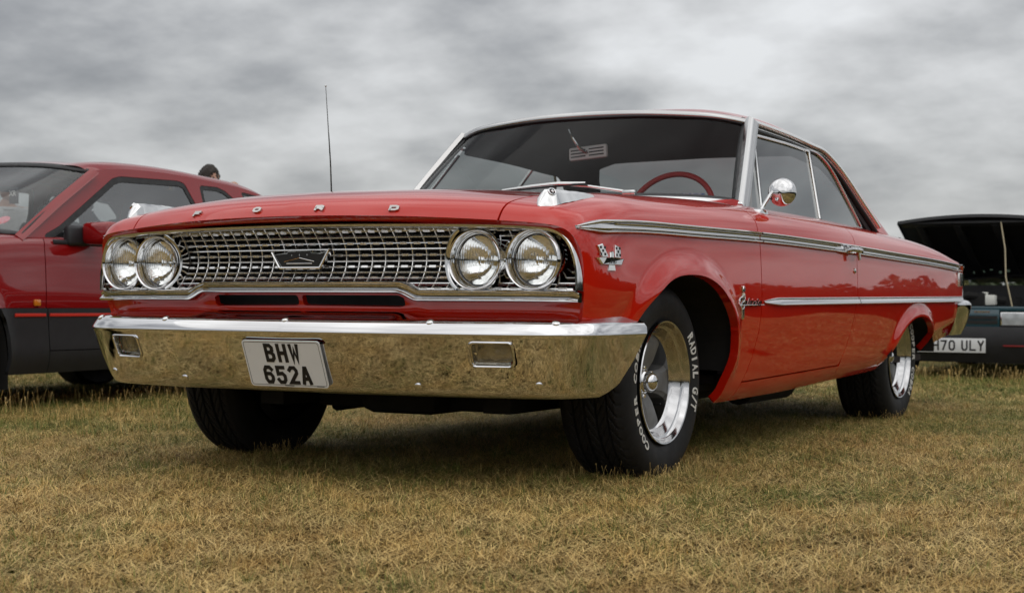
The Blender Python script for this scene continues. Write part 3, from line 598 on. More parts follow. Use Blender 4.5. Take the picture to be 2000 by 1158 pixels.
# red pan with air slots under the grille
slot = lambda V: np.minimum(polysd([(-.372, .568), (-.372, .592), (-.355, .600), (-.024, .600), (-.020, .594), (-.020, .572), (-.030, .567), (-.355, .564)], V[:, 0], V[:, 2]), polysd([(.372, .568), (.372, .592), (.355, .600), (-.000, .600), (-.004, .594), (-.004, .572), (.006, .567), (.355, .564)], V[:, 0], V[:, 2]))
sx = np.linspace(-.932, .932, 300); sz = np.linspace(0, 1, 26); V = []
for x in sx:
    st_ = float(1-smooth(abs(x), .372, .452)); y = float(gy(x)[0])
    for q in sz:
        z = .44+(.586+.026*st_-.44)*q; V.append((x, y+.030+.075*(1-q)**.9-.006*math.exp(-((z-.555)/.02)**2), z))
V = np.array(V); F = grid_faces(300, 26)
if vnormals(V, F)[100, 1] > 0: F = F[:, ::-1]
V, F = clip(V, F, -slot(V)); V, F = flange(V, F, .02); mk('front_pan', V, F, paint, car)
# front bumper
bpl = curve([(0, -.905), (.25, -.898), (.5, -.876), (.72, -.838), (.86, -.798), (.935, -.752), (.975, -.690), (.992, -.610), (.998, -.520), (.998, -.42), (.993, -.30)], 130)
bx = np.r_[-bpl[::-1, 0][:-1], bpl[:, 0]]; by = np.r_[bpl[::-1, 1][:-1], bpl[:, 1]]; T = unit(np.c_[np.gradient(bx), np.gradient(by)]); inn = np.c_[-T[:, 1], T[:, 0]]
bsec = ncs(np.arange(17), np.array([(.130, .531), (.105, .5335), (.080, .5335), (.056, .531), (.036, .526), (.021, .5185), (.010, .506), (0, .4885), (.0015, .479), (.008, .462), (.020, .430), (.036, .390), (.053, .350), (.067, .320), (.078, .304), (.090, .296), (.106, .293)]), np.linspace(0, 16, 90))
V = np.zeros((len(bx), 90, 4))
for i in range(len(bx)):
    ax_ = abs(bx[i]); c_ = float(1-smooth(ax_, .36, .46)); o = bsec[:, 0].copy(); z = bsec[:, 1].copy()
    topw = smooth(o, .03, .09)*(z > .5); z = z+topw*(.016*c_)+topw*.012*float(smooth(by[i], -.70, -.50))
    o = o*(1-.35*float(smooth(by[i], -.75, -.5)))
    lat = float(1-smooth(ax_, .160, .235)); o = o+.003*lat*smooth(z, .30, .33)*(1-smooth(z, .455, .475))*(z < .49)
    V[i, :, 0] = bx[i]+inn[i, 0]*o; V[i, :, 1] = by[i]+inn[i, 1]*o; V[i, :, 2] = z; V[i, :, 3] = by[i]
V = V.reshape(-1, 4); F = grid_faces(len(bx), 90)
if vnormals(V[:, :3], F)[90*130+45, 1] > 0: F = F[:, ::-1]
ycut = lambda z: np.interp(z, [.28, .300, .318, .334, .407, .482, .507, .528, .541, .56], [-.62, -.56, -.515, -.475, -.405, -.352, -.332, -.346, -.39, -.45])
V, F = clip(V, F, V[:, 3]-ycut(V[:, 2]))
sx_ = lambda V: polysd([(-.165, .449), (-.160, .462), (-.13, .464), (.13, .464), (.160, .462), (.165, .449)], V[:, 0], V[:, 2])
front = V[:, 1] < -.75
TL = [(x, float(np.interp(x, bpl[:, 0], bpl[:, 1]))) for x in (.715,)]
rrect = lambda cx, cz, hx, hz, r: [(cx+sx1*(hx-r)+r*math.cos(a), cz+sz1*(hz-r)+r*math.sin(a)) for sx1, sz1, a0 in ((1, 1, 0), (-1, 1, 90), (-1, -1, 180), (1, -1, 270)) for a in np.radians(np.linspace(a0, a0+90, 6))]
for cx in (.716, -.716):
    pl = rrect(cx, .4245, .066, .034, .014); V, F = clip(V, F, np.where(V[:, 1] < -.6, -polysd(pl, V[:, 0], V[:, 2]), -1.))
V, F = clip(V, F, np.where((V[:, 1] < -.6) & (V[:, 2] < .48), -sx_(V), -1.))
V, F = flange(V[:, :3], F, .018); bumper = mk('front_bumper', V, F, chrome, car)
def bface(x, z):      # point on the bumper face and its outward normal
    i = np.argmin(np.abs(bx-x)); j = 45+np.argmin(np.abs(bsec[45:, 1]-z)) if z < .488 else np.argmin(np.abs(bsec[:45, 1]-z)+10*(bsec[:45, 0] > .075))
    p = np.array([bx[i]+inn[i, 0]*bsec[j, 0], by[i]+inn[i, 1]*bsec[j, 0], bsec[j, 1]]); j2 = min(j+1, 89); t = bsec[j2]-bsec[j-1]
    td = np.array([inn[i, 0]*t[0], inn[i, 1]*t[0], t[1]]); n = unit(np.cross(np.array([T[i, 0], T[i, 1], 0]), td)); n = n if n@np.array([-inn[i, 0], -inn[i, 1], .2]) > 0 else -n
    return p, n
mb = None
for x, z in [(.903, .521), (.515, .521), (0., .522), (-.515, .521), (-.903, .521), (.855, .338), (.468, .328), (-.468, .328), (-.855, .338)]:
    p, n = bface(x, z); u_ = unit(np.cross(n, [0, 0, 1.])); mb = MB(); mb.lathe([(-.003, .0125), (.002, .0125), (.0045, .010), (.006, .005), (.0062, 0)], 20, p, n, u_); mb.build('bumper_bolt', chrome2, bumper)
# parking lamps let into the bumper
lampl = mat('parking_lamp_lens', (.85, .85, .80), .10, trans=1., ior=1.25)
for cx in (.716, -.716):
    p, n = bface(cx, .4245); tx = unit(np.array([T[np.argmin(np.abs(bx-cx)), 0], T[np.argmin(np.abs(bx-cx)), 1], 0])); tz = unit(np.cross(tx, n)); tz = tz if tz[2] > 0 else -tz
    pl = np.array(rrect(0, 0, .068, .0385, .016)); P = p+pl[:, :1]*tx+pl[:, 1:]*tz
    rad = unit(pl)[:, :1]*tx+unit(pl)[:, 1:]*tz
    mb = MB(); mb.sweep(P, rad, np.tile(n, (len(P), 1)), [(.003, -.004), (.004, .002), (0, .0045), (-.004, .003), (-.007, -.006), (-.006, -.03), (.003, -.03)], closed=True); pk = mb.build('parking_lamp', chrome, car, auto=50)
    pl2 = np.array(rrect(0, 0, .060, .031, .012)); n2_ = len(pl2); V = []
    for s_, d in ((1., -.016), (.97, -.009), (.85, -.005), (.5, -.003)): V += list(p+pl2[:, :1]*tx*s_+pl2[:, 1:]*tz*s_+n*d)
    V.append(p-n*.002); F = []
    for a in range(3):
        for i in range(n2_): F.append((a*n2_+i, a*n2_+(i+1) % n2_, (a+1)*n2_+(i+1) % n2_, (a+1)*n2_+i))
    for i in range(n2_): F.append((3*n2_+i, 3*n2_+(i+1) % n2_, 4*n2_))
    mk('lens', V, F, lampl, pk)
    mb = MB(); mb.sweep([p-n*.030, p-n*.034], tx, tz, pl2, caps=True); mb.build('lamp_back', mat('lamp_back_silver', (.55, .53, .48), .25, .8, col2=(.30, .27, .20), vscale=25), pk, smooth=False)
    mb = MB()
    for r_ in (.004, .009, .014, .019):
        th = np.linspace(0, 2*np.pi, 24, endpoint=False); mb.tube(p-n*.0045+.012*tx+np.outer(np.cos(th), tx)*r_+np.outer(np.sin(th), tz)*r_, .0008, 5, True)
    mb.build('lens_ring', chrome2, pk)
    for q in (-.05,):
        mb = MB(); mb.lathe([(-.004, .0045), (.0, .004), (.001, 0)], 10, p+q*tx-n*.004, n, tx); mb.build('lens_screw', chrome2, pk)
# number plate on the bumper
pt, pb = np.array([-.020, -.900, .458]), np.array([-.020, -.842, .312]); pz = unit(pt-pb); px_ = np.array([1., 0, 0]); pn = np.cross(px_, pz); pn = pn if pn[1] < 0 else -pn
H_ = np.linalg.norm(pt-pb); W_ = .302; pc = (pt+pb)/2+np.array([.015, 0, 0])
mb = MB(); mb.box((pt+pb)/2*[0, 1, 1]-pn*.045+np.array([0, 0, .0]), (.16, .003, .05), np.array([px_, pn, pz])); mb.build('plate_recess', black, bumper, smooth=False)
pl = np.array(rrect(0, 0, W_/2, H_/2, .012)); mb = MB(); mb.sweep([pc-pn*.002, pc+pn*.0015], px_, pz, pl)
plate = mb.build('number_plate', mat('plate_white', (.70, .71, .71), .35, var=.03, vscale=12, rvar=.1), car, auto=40)
pl2 = np.array(rrect(0, 0, W_/2-.006, H_/2-.006, .008)); Pq = pc+pn*.0017+pl2[:, :1]*px_+pl2[:, 1:]*pz; mb = MB(); mb.tube(Pq, .0007, 5, True); mb.build('plate_border', black, plate)
blk = mat('plate_black', (.010, .010, .012), .4)
fnp = lambda ox, oz: (lambda u, v, d: pc+pn*(.0016+d)+px_*(ox+u)+pz*(oz+v))
cw, chh, sp_ = .0385, .0625, .0095
for k, ch in enumerate('BHW'): mb = MB(); stroke(ch, cw, chh, .0122, mb, fnp(-.0675+k*(cw+sp_), .0055)); mb.build('plate_character', blk, plate, smooth=False)
for k, ch in enumerate('652A'): mb = MB(); stroke(ch, cw, chh, .0122, mb, fnp(-.090+k*(cw+sp_), -.0690)); mb.build('plate_character', blk, plate, smooth=False)
mb = MB(); mb.box(pc+pn*.0016+pz*(-H_/2+.0045), (.018, .0007, .0011), np.array([px_, pn, pz])); mb.box(pc+pn*.0016+pz*(-H_/2+.0045)+px_*.12, (.014, .0007, .0009), np.array([px_, pn, pz])); mb.build('maker_line', blk, plate, smooth=False)
lettm = mat('letter_metal', (.50, .49, .47), .18, 1., rvar=.06, vscale=40)
# letters on the hood lip
HVt = np.array([v.co[:] for v in hood.data.vertices]); HN = np.array([v.normal[:] for v in hood.data.vertices])
for ch, x, z in (('F', -.378, .860), ('O', -.125, .866), ('R', .125, .866), ('D', .378, .860)):
    i = np.argmin((HVt[:, 0]-x)**2+(HVt[:, 2]-z)**2+np.where(HN[:, 1] > -.05, 1, 0)); p = HVt[i]; n = unit(HN[i]); tx = unit(np.cross([0, 0, 1.], -n)*-1); tx = tx if tx[0] > 0 else -tx; tz = np.cross(n, tx); tz = tz if tz[2] > 0 else -tz
    lw, lh = .032, .022; mb = MB(); stroke(ch, lw, lh, .0078, mb, lambda u, v, d: p+tx*(u-lw/2)+tz*(v-lh/2)+n*(d+.001), .005); mb.build('hood_letter', lettm, hood, smooth=False)
# fender-top ornaments with round medallions
def fendz(x, y): i = np.argmin((GV[:, 0]-x)**2+(GV[:, 1]-y)**2+np.where(GV[:, 3] < 8, 1, 0)); return GV[i, 2]
for sg in (1, -1):
    st = []
    for q, y in enumerate(np.linspace(0, 1, 14)):
        yy = -.712+.272*y; xc = .806+.034*y; base = fendz(xc, yy)-.006; top = base+.006+float(np.interp(y, [0, .02, .13, .5, 1], [.003, .010, .043, .026, .006])); hw = float(np.interp(y, [0, .1, .5, 1], [.004, .024, .022, .012]))
        st.append([(xc-hw*1.2, yy, base), (xc-hw*.9, yy, base+(top-base)*.75), (xc-hw*.35, yy, top), (xc+hw*.35, yy, top), (xc+hw*.95, yy, base+(top-base)*.72), (xc+hw*1.5, yy, base)])
    st = np.array(st); V = st.reshape(-1, 3)*np.array([sg, 1, 1]); F = [tuple(f) for f in grid_faces(14, 6)]+[[0, 1, 2, 3, 4, 5], [78+i for i in range(6)][::-1]]
    if sg > 0: F = [tuple(f)[::-1] for f in F]
    orn = mk('fender_ornament', V, F, chrome2, car, auto=25)
    n = unit([.70*sg, -.45, .55]); p = np.array([.826*sg, -.668, fendz(.812, -.668)+.031])+n*.003; u_ = unit(np.cross(n, [0, 0, 1.]))
    mb = MB(); mb.lathe([(-.004, .0135), (.003, .0135), (.004, .0115), (.003, .0095)], 24, p, n, u_); mb.build('medallion_ring', chrome, orn)
    mb = MB(); mb.lathe([(.0028, .0100), (.0032, .005), (.0034, 0)], 20, p, n, u_); mb.build('medallion', black, orn)
    mb = MB(); mb.tube([p+n*.0036-u_*.006, p+n*.0036+u_*.006], .0016, 6); mb.tube([p+n*.0036-np.cross(n, u_)*.006, p+n*.0036+np.cross(n, u_)*.006], .0014, 6); mb.build('medallion_star', chrome2, orn)
# whip aerial on the far fender
b0 = np.array([-.80, .475, .95]); mb = MB(); mb.tube([b0, b0+[0, 0, .03]], [.013, .008], 10); an = mb.build('aerial', chrome2, car)
mb = MB(); mb.tube([b0+[0, 0, .02], b0+[-.001, -.01, .20], b0+[-.002, -.045, .515]], [.0036, .0030, .0018], 6); mb.lathe([(-.004, 0), (-.003, .004), (0, .0048), (.003, .004), (.004, 0)], 10, b0+[-.002, -.045, .517], (0, 0, 1), (1, 0, 0)); mb.build('aerial_whip', chrome2, an)
# ------------------------------------------------------------------ wheels
spokem = mat('grey_cast_spokes', (.16, .16, .158), .45, .35, var=.15, vscale=25, rvar=.1)
rimm = mat('polished_rim', (.55, .55, .555), .11, 1., rvar=.03, vscale=12)
TR, TW = .333, .255
def tyre_mesh(sg, xo):
    # profile across the tyre: axial a (0 = outer sidewall plane, negative inwards), radius
    side = [(-.028, .199), (-.012, .202), (-.006, .208), (.001, .222), (.006, .245), (.0085, .262), (.0075, .285), (.0, .305), (-.012, .319), (-.028, .327)]
    tread = []
    grooves = [-.060, -.098, -.138, -.178]
    for a in np.linspace(-.032, -.206, 60):
        r = TR-.0035*((a+.119)/.087)**2; g = min(abs(a-q) for q in grooves); tread.append((a, r-(.008 if g < .0035 else 0)))
    innr = [(-.238+.0-a*1., r) for a, r in side][::-1]
    prof = np.array(side+tread+innr); k = len(prof); n = 300; th = np.linspace(0, 2*np.pi, n, endpoint=False); rad = np.tile(prof[:, 1], (n, 1)); a0 = prof[:, 0]
    for i in range(n):
        for j in range(8, len(side)+60):
            a = a0[j]; rib = int(np.digitize(-a, [.0, .060, .098, .138, .178])); ph = (i+int(a*-260*(1 if rib % 2 else -1))+rib*2) % 6
            if ph == 0 and (j < len(side) or True) and -.196 < a < -.018: rad[i, j] -= .0062 if j >= len(side) else .004
    D = np.c_[np.zeros(n), np.cos(th), np.sin(th)]
    V = np.zeros((n, k, 3)); V[:, :, 0] = xo+a0[None]; V += D[:, None]*rad[:, :, None]; V[:, :, 0] *= 1
    F = []
    for i in range(n):
        j2 = (i+1) % n
        for q in range(k-1): F.append((i*k+q, j2*k+q, j2*k+q+1, i*k+q+1))
    V = V.reshape(-1, 3)
    # weight flattens the tyre a little on the ground
    zmin = -.317; low = V[:, 2] < zmin; V[low, 2] = zmin+(V[low, 2]-zmin)*.15
    return V, F
def sidex(r): return np.interp(r, [.202, .208, .222, .245, .262, .285, .305, .319], [-.012, -.006, .001, .006, .0085, .0075, 0, -.012])
def tyre_text(txt, a0, a1, rmid, h, parent, xo):
    """letters run clockwise from angle a0 to a1 (degrees from the top towards the rear)"""
    n = len(txt)
    for k, ch in enumerate(txt):
        if ch == ' ': continue
        V2, F = text_mesh(ch, 1., .032, .12); lo, hi = V2.min(0), V2.max(0); wd = (hi[0]-lo[0]); ht = .73
        am = R(a0+(a1-a0)*(k+.5)/n); step = R(abs(a1-a0)/n)*rmid; sc = h/ht; ws = min(1.25, step*.88/(max(wd, .25)*sc)) if ch != 'I' else 1.
        def fn(u, v, d):
            s_ = (u-(lo[0]+hi[0])/2)*sc*ws; r = rmid-h/2+(v)*sc; t = am+s_/rmid; return (xo+float(sidex(r))+.0004+d, r*math.sin(t), r*math.cos(t))
        V, F = extrude_flat(V2, F, fn, .0014)
        mk('sidewall_letter', V, F, white_let, parent, smooth=False)
def wheel(y, sg, texts, spin, full_detail=True, xo=.904):
    e = bpy.data.objects.new('wheel', None); COL.objects.link(e); e.parent = car; e.location = (0, y, .317); e.empty_display_size = .1
    if sg < 0: e.rotation_euler = (0, 0, math.pi)
    V, F = TYRE if abs(xo-.904) < 1e-6 else (TYRE[0]+np.array([xo-.904, 0, 0]), TYRE[1])
    ty = mk('tyre', V, F, tyrem, e, auto=28)
    if full_detail:
        for t, a0, a1 in texts: tyre_text(t, a0, a1, .255 if t[0] == 'R' else .252, .036 if t[0] == 'R' else .029, e, xo)
    mb = MB(); ax = (1, 0, 0); u = (0, 0, 1.); c = (xo, 0, 0)
    mb.lathe([(-.030, .196), (-.016, .199), (-.004, .2035), (.004, .2065), (.0075, .2045), (.006, .200), (-.001, .1965), (-.008, .1935), (-.014, .1905), (-.018, .1855), (-.020, .1815), (-.024, .1790), (-.042, .1690), (-.050, .1650), (-.054, .1600), (-.12, .1580), (-.22, .150), (-.235, .2)], 96, c, ax, u); rim = mb.build('rim', rimm, e, auto=30)
    mb = MB(); mb.lathe([(-.150, .159), (-.150, .03)], 40, c, ax, u); mb.build('brake_drum', black, e)
    # five broad tapering spokes
    for k in range(5):
        a = R(spin+72*k); d = np.array([0, math.sin(a), math.cos(a)]); t = np.array([0, math.cos(a), -math.sin(a)]); rows = []
        for r, hw, x0, x1 in ((.022, .024, -.084, -.125), (.050, .033, -.074, -.125), (.080, .037, -.062, -.122), (.115, .043, -.056, -.118), (.145, .053, -.054, -.115), (.161, .062, -.058, -.112)):
            rows.append([np.array([xo+x1, 0, 0])+d*r-t*hw*1.08, np.array([xo+x0-.016, 0, 0])+d*r-t*hw, np.array([xo+x0-.004, 0, 0])+d*r-t*hw*.72, np.array([xo+x0, 0, 0])+d*r, np.array([xo+x0-.004, 0, 0])+d*r+t*hw*.72, np.array([xo+x0-.016, 0, 0])+d*r+t*hw, np.array([xo+x1, 0, 0])+d*r+t*hw*1.08])
        V = np.array(rows).reshape(-1, 3); F = [tuple(f) for f in grid_faces(6, 7)]; mk('spoke', V, F, spokem, e, auto=35)
    mb = MB(); mb.lathe([(-.12, .056), (-.084, .055), (-.078, .050), (-.076, .040), (-.078, .030)], 40, c, ax, u); mb.build('hub', spokem, e)
    mb = MB(); mb.lathe([(-.080, .042), (-.070, .042), (-.066, .039), (-.062, .0345), (-.048, .0325), (-.038, .0285), (-.031, .020), (-.028, .010), (-.0275, 0)], 40, c, ax, u)
    for k in range(5):
        a = R(spin+36+72*k); mb.lathe([(-.080, .0085), (-.066, .0085), (-.063, .006), (-.063, 0)], 10, (xo, .050*math.sin(a), .050*math.cos(a)), ax, u)
    mb.build('centre_cap', chrome, e, auto=40)
    mb = MB(); mb.tube([(xo-.09, .128*math.sin(R(spin+110)), .128*math.cos(R(spin+110))), (xo-.055, .122*math.sin(R(spin+110)), .122*math.cos(R(spin+110)))], .0035, 6); mb.build('valve', black, e)
    return e
TYRE = tyre_mesh(1, .904)
wheel(0, 1, [('COOPER COBRA', 214, 312), ('RADIAL G/T', 51, 115)], 20)
wheel(3.023, 1, [('COOPER COBRA', 49, 142), ('RADIAL G/T', 285, 347)], 52, xo=.880)
wheel(0, -1, [], 5, False); wheel(3.023, -1, [], 40, False, xo=.880)
# ------------------------------------------------------------------ underside
mb = MB(); mb.box((0, 1.9, .27), (.80, 1.35, .012)); mb.box((0, -.30, .36), (.60, .40, .02)); mb.box((.46, .75, .26), (.05, 1.1, .045)); mb.box((-.46, .75, .26), (.05, 1.1, .045)); mb.build('underbody', soot, car, smooth=False)
mb = MB(); mb.box((0, -.70, .345), (.60, .03, .045), None, .01); mb.box((0, -.05, .235), (.42, .09, .035), None, .02); mb.box((0, .05, .25), (.16, .30, .06), None, .04); mb.build('front_crossmember', soot, car, auto=40)
mb = MB(); mb.tube([(-.78, 3.023, .315), (.78, 3.023, .315)], .045, 10); mb.lathe([(-.13, .05), (-.08, .12), (0, .15), (.08, .12), (.13, .05)], 16, (0, 3.0, .315), (1, 0, 0), (0, 0, 1)); mb.build('rear_axle', soot, car)
for sg in (1, -1):
    mb = MB(); mb.tube([(sg*.50, .1, .19), (sg*.50, 1.2, .21), (sg*.55, 2.0, .215), (sg*.55, 2.5, .235)], .028, 8); mb.build('exhaust_pipe', soot, car)
    mb = MB(); mb.lathe([(-.30, .03), (-.28, .075), (.28, .075), (.30, .03)], 16, (sg*.55, 1.9, .215), (0, 1, 0), (0, 0, 1)); mb.build('silencer', soot, car)
    mb = MB(); mb.tube([(sg*.20, .0, .24), (sg*.78, 0.02, .24)], .025, 8); mb.tube([(sg*.25, -.12, .30), (sg*.78, -.10, .33)], .018, 8); mb.build('suspension_arm', soot, car)
    # inner wheel houses
    for arch, x0 in ((farch, .50), (rarch, .58)):
        q = arch[(arch[:, 1] > .33)]; cc = np.array([q[:, 0].mean(), .3]); q = cc+(q-cc)*1.06; V = np.vstack([np.c_[np.full(len(q), sg*.955), q], np.c_[np.full(len(q), sg*x0), q]]); n = len(q); F = [(i, i+1, n+i+1, n+i) for i in range(n-1)]+[list(range(n, 2*n))]
        mk('wheel_house', V, F, soot, car, smooth=False)
# ------------------------------------------------------------------ side badges, handles, mirror, wipers
def side_fn(y0, z0, sg, proud=.0015):
    def fn(u, v, d): y = y0+u; z = z0+v; return (sg*(bodyx(y, z)+proud+d), y, z)
    return fn
def plate_poly(name, pts, y0, z0, sg, h, material, parent, inset=.88):
    f = side_fn(y0, z0, sg); n = len(pts); c = np.mean(pts, 0); V = [f(a, b, -.003) for a, b in pts]+[f(a, b, h*.6) for a, b in pts]+[f(c[0]+(a-c[0])*inset, c[1]+(b-c[1])*inset, h) for a, b in pts]
    F = [(i, (i+1) % n, n+(i+1) % n, n+i) for i in range(n)]+[(n+i, n+(i+1) % n, 2*n+(i+1) % n, 2*n+i) for i in range(n)]+[list(range(2*n, 3*n))]
    if sg < 0: F = [f_[::-1] for f_ in F]
    return mk(name, V, F, material, parent, smooth=False)
for sg in (1, -1):
    # engine badge: spread wings over a bar with 390
    y0, z0 = -.560, .706
    bar = plate_poly('engine_badge', [(-.085, .008), (-.062, -.012), (.064, -.012), (.085, .008), (.040, .010), (-.040, .010)], y0, z0, sg, .006, chrome2, car)
    for q, pts in enumerate(([(-.055, .010), (-.078, .044), (-.050, .050), (-.020, .012)], [(.022, .012), (.028, .049), (.062, .043), (.058, .010)])): 
        wg = plate_poly('badge_wing', pts, y0, z0, sg, .0045, chrome2, bar); mb = MB(); f = side_fn(y0, z0, sg)
        c = np.mean(pts, 0)
        for i in range(3):
            for j in range(3):
                if (i+j) % 2 == 0: p = c+np.array([(i-1)*.011, (j-1)*.010]); mb.box(f(p[0], p[1], .0046), (.0006, .0042, .0038))
        mb.build('badge_check', black, bar, smooth=False)
    plate_poly('badge_head', [(-.012, .010), (-.010, .026), (.004, .030), (.012, .022), (.010, .010)], y0, z0, sg, .006, chrome2, bar)
    plate_poly('badge_tail', [(-.018, -.012), (-.022, -.030), (.022, -.030), (.018, -.012)], y0, z0, sg, .004, chrome2, bar)
    V2, F2 = text_mesh('390', .017, 0, 0, 3, 1.15); V2 = V2-V2.mean(0)
    f = side_fn(y0, z0-.002, sg); V, F = extrude_flat(V2*np.array([1.45*sg, 1]) , F2, lambda u, v, d: f(u, v, .0062+d), .0006); mk('badge_number', V, F, black, bar, smooth=False)
    # crest upright with script across
    y0, z0 = .530, .585
    up_ = plate_poly('model_badge', [(-.0135, -.060), (.0135, -.060), (.0135, .034), (-.0135, .034)], y0, z0, sg, .005, mat('pale_gold', (.70, .62, .42), .25, 1., rvar=.05, vscale=30), car)
    plate_poly('badge_crown', [(-.0135, .0375), (.0135, .0375), (.018, .058), (.008, .047), (0, .060), (-.008, .047), (-.018, .058)], y0, z0, sg, .005, chrome2, up_)
    plate_poly('badge_inset', [(-.005, -.045), (.005, -.045), (.005, -.016), (-.005, -.016)], y0, z0, sg, .0056, black, up_)
    V2, F2 = text_mesh('Galaxie', .040, .0009, .45); V2 = V2-np.array([V2[:, 0].mean(), .012]); f = side_fn(y0+.05*1, z0, sg)
    V, F = extrude_flat(V2*np.array([2.0*sg if sg > 0 else -2.0, 1.]), F2, lambda u, v, d: f(u, v, .006+d), .004); mk('badge_script', V, F, chrome2, up_, smooth=False)
    mb = MB(); pth = [(-.115, .004), (-.09, .018), (-.05, .020), (-.06, .006), (-.085, -.006), (-.088, -.018), (-.06, -.020), (-.055, -.006)]; mb.tube([f(a, b, .008) for a, b in curve(pth, 30)], .0028, 6); mb.tube([f(-.115, -.010, .007), f(.155, -.008, .007)], .0018, 6); mb.build('badge_flourish', chrome2, up_)
    # door handle and lock
    dr = doorp[0 if sg > 0 else 1]; X0 = bodyx(1.86, .80)
    mb = MB(); mb.sweep(np.array([(sg*(X0+.020), 1.775, .815), (sg*(X0+.030), 1.80, .818), (sg*(X0+.034), 1.86, .818), (sg*(X0+.034), 1.93, .815), (sg*(X0+.026), 1.965, .812)]), (sg, 0, 0), (0, 0, 1), [(-.012, -.010), (.006, -.012), (.011, 0), (.006, .012), (-.012, .010)], [.5, .9, 1, .95, .5]); mb.tube([(sg*X0, 1.80, .815), (sg*(X0+.028), 1.80, .816)], .011, 10); mb.tube([(sg*X0, 1.945, .812), (sg*(X0+.026), 1.945, .813)], [.010, .009], 10)
    hd = mb.build('door_handle', chrome, dr, auto=40); mb = MB(); mb.tube([(sg*(X0+.004), 1.895, .812), (sg*(X0+.032), 1.895, .800), (sg*(X0+.034), 1.900, .775)], [.008, .009, .007], 8); mb.build('handle_button', chrome, dr)
    mb = MB(); mb.lathe([(-.004, .013), (.004, .012), (.006, .008), (.0065, 0)], 18, (sg*bodyx(1.925, .728), 1.925, .728), (sg, 0, 0), (0, 1, 0)); mb.build('door_lock', chrome2, dr)
# round door mirror on a pedestal (driver's side)
mc = np.array([.935, 1.075, 1.020]); mb = MB(); ax = unit([.10, -1., .06]); u_ = unit(np.cross(ax, [0, 0, 1.]))
mb.lathe([(-.012, .050), (-.010, .0555), (-.004, .0562), (.008, .0545), (.020, .049), (.030, .040), (.036, .027), (.039, .013), (.040, 0)], 40, mc, ax, u_); mr = mb.build('door_mirror', chrome, car)
mb = MB(); mb.lathe([(-.0122, .050), (-.0122, 0)], 32, mc, ax, u_); mb.build('mirror_face', mat('mirror_silver', (.9, .9, .9), .02, 1.), mr)
mb = MB(); mb.sweep([mc+ax*.028+[-.025, 0, .006], mc+ax*.03+[-.040, .0, -.012], (.888, .985, .958), (.886, .970, .938)], (1, 0, 0), (0, 1, .25), [(-.006, -.012), (.006, -.012), (.009, 0), (.006, .012), (-.006, .012), (-.009, 0)], [.8, 1, 1., 1.3]); mb.build('mirror_stalk', chrome, mr, auto=60)
mb = MB(); V = []; th = np.linspace(0, 2*np.pi, 28, endpoint=False); mb.sweep([(.885, .962, .922), (.885, .962, .938), (.884, .962, .945), (.883, .962, .949)], (1, 0, 0), (0, 1, 0), np.c_[.026*np.cos(th), .062*np.sin(th)], [1.08, 1.0, .85, .5]); mb.build('mirror_base', chrome, mr, auto=50)
# wipers parked along the base of the screen
for piv, tip, mid in (((.42, .775, 1.008), (-.15, .758, 1.040), (.07, .752, 1.050)), ((-.34, .775, 1.002), (-.70, .93, 1.01), (-.55, .85, 1.018))):
    piv, tip, mid = map(np.array, (piv, tip, mid)); mb = MB(); mb.box(piv+[.0, -.012, .006], (.028, .012, .010), None, .005); mb.tube([piv+[-.02, -.01, .010], (piv+mid)/2+[0, -.008, .014], mid+[0, 0, .008]], [.007, .006, .004], 6); wp = mb.build('windscreen_wiper', chrome2, car)
    d = tip-mid; mb = MB(); mb.sweep([mid-d*.75, mid-d*.2+[0, 0, .008], mid+d*.35+[0, 0, .006], tip], (0, -1, .3), (0, .3, 1), [(-.003, -.004), (.003, -.004), (.003, .004), (-.003, .004)], [.6, 1, 1, .6]); mb.build('blade_frame', chrome2, wp)
    mb = MB(); mb.sweep([mid-d*.78-[0, 0, .006], mid-[0, 0, .004], tip-[0, 0, .006]], (0, -1, 0), (0, 0, 1), [(-.002, -.004), (.002, -.004), (.002, .003), (-.002, .003)]); mb.build('wiper_rubber', rubber, wp)
# tax-disc style sticker low in the screen
mb = MB(); mb.box((.60, .98, 1.005), (.045, .002, .014), np.array([unit([1, .42, 0]), unit([-.42, 1, 0]), [0, 0, 1.]])); mb.build('screen_sticker', mat('blue_white_sticker', (.10, .20, .42), .4, col2=(.7, .72, .74), vscale=90), car, smooth=False)
# ------------------------------------------------------------------ rear end
for sg in (1, -1):
    ys = np.array([4.035, 4.06, 4.075, 4.078, 4.07, 4.05]); zs = np.array([.806, .795, .77, .70, .64, .60])
    mb = MB(); mb.sweep(np.c_[sg*np.array([.952, .95, .945, .945, .945, .948]), ys+.012, zs], (sg, 0, 0), (0, 1, .2), [(-.03, -.014), (.010, -.014), (.014, 0), (.010, .014), (-.03, .014)], [.6, 1, 1.05, 1.05, 1, .7]); mb.build('tail_trim', chrome, car, auto=50)
    ax_ = bodyx(3.96, .72); mb = MB(); mb.box((sg*(ax_+.002), 3.985, .722), (.009, .040, .038), None, .004); orn = mb.build('quarter_ornament', alu, car, auto=40); mb = MB()
    for k in range(9): mb.box((sg*(ax_+.0115), 3.953+k*.008, .722), (.002, .0018, .034))
    mb.build('ornament_rib', chrome2, orn, smooth=False)
    th = np.linspace(0, 2*np.pi, 32, endpoint=False); mb = MB(); mb.lathe([(-.02, .085), (.02, .082), (.03, .07), (.05, .06), (.055, 0)], 32, (sg*.70, 4.05, .68), (0, 1, 0), (1, 0, 0)); mb.build('tail_lamp', mat('tail_lamp_red', (.25, .005, .005), .15, coat=1.), car)
V = [(x, y, z) for x in (-.90, .90) for y, z in ((4.05, .50), (4.05, .79))]; mk('tail_panel', V, [(0, 1, 3, 2)], paint, car, smooth=False)
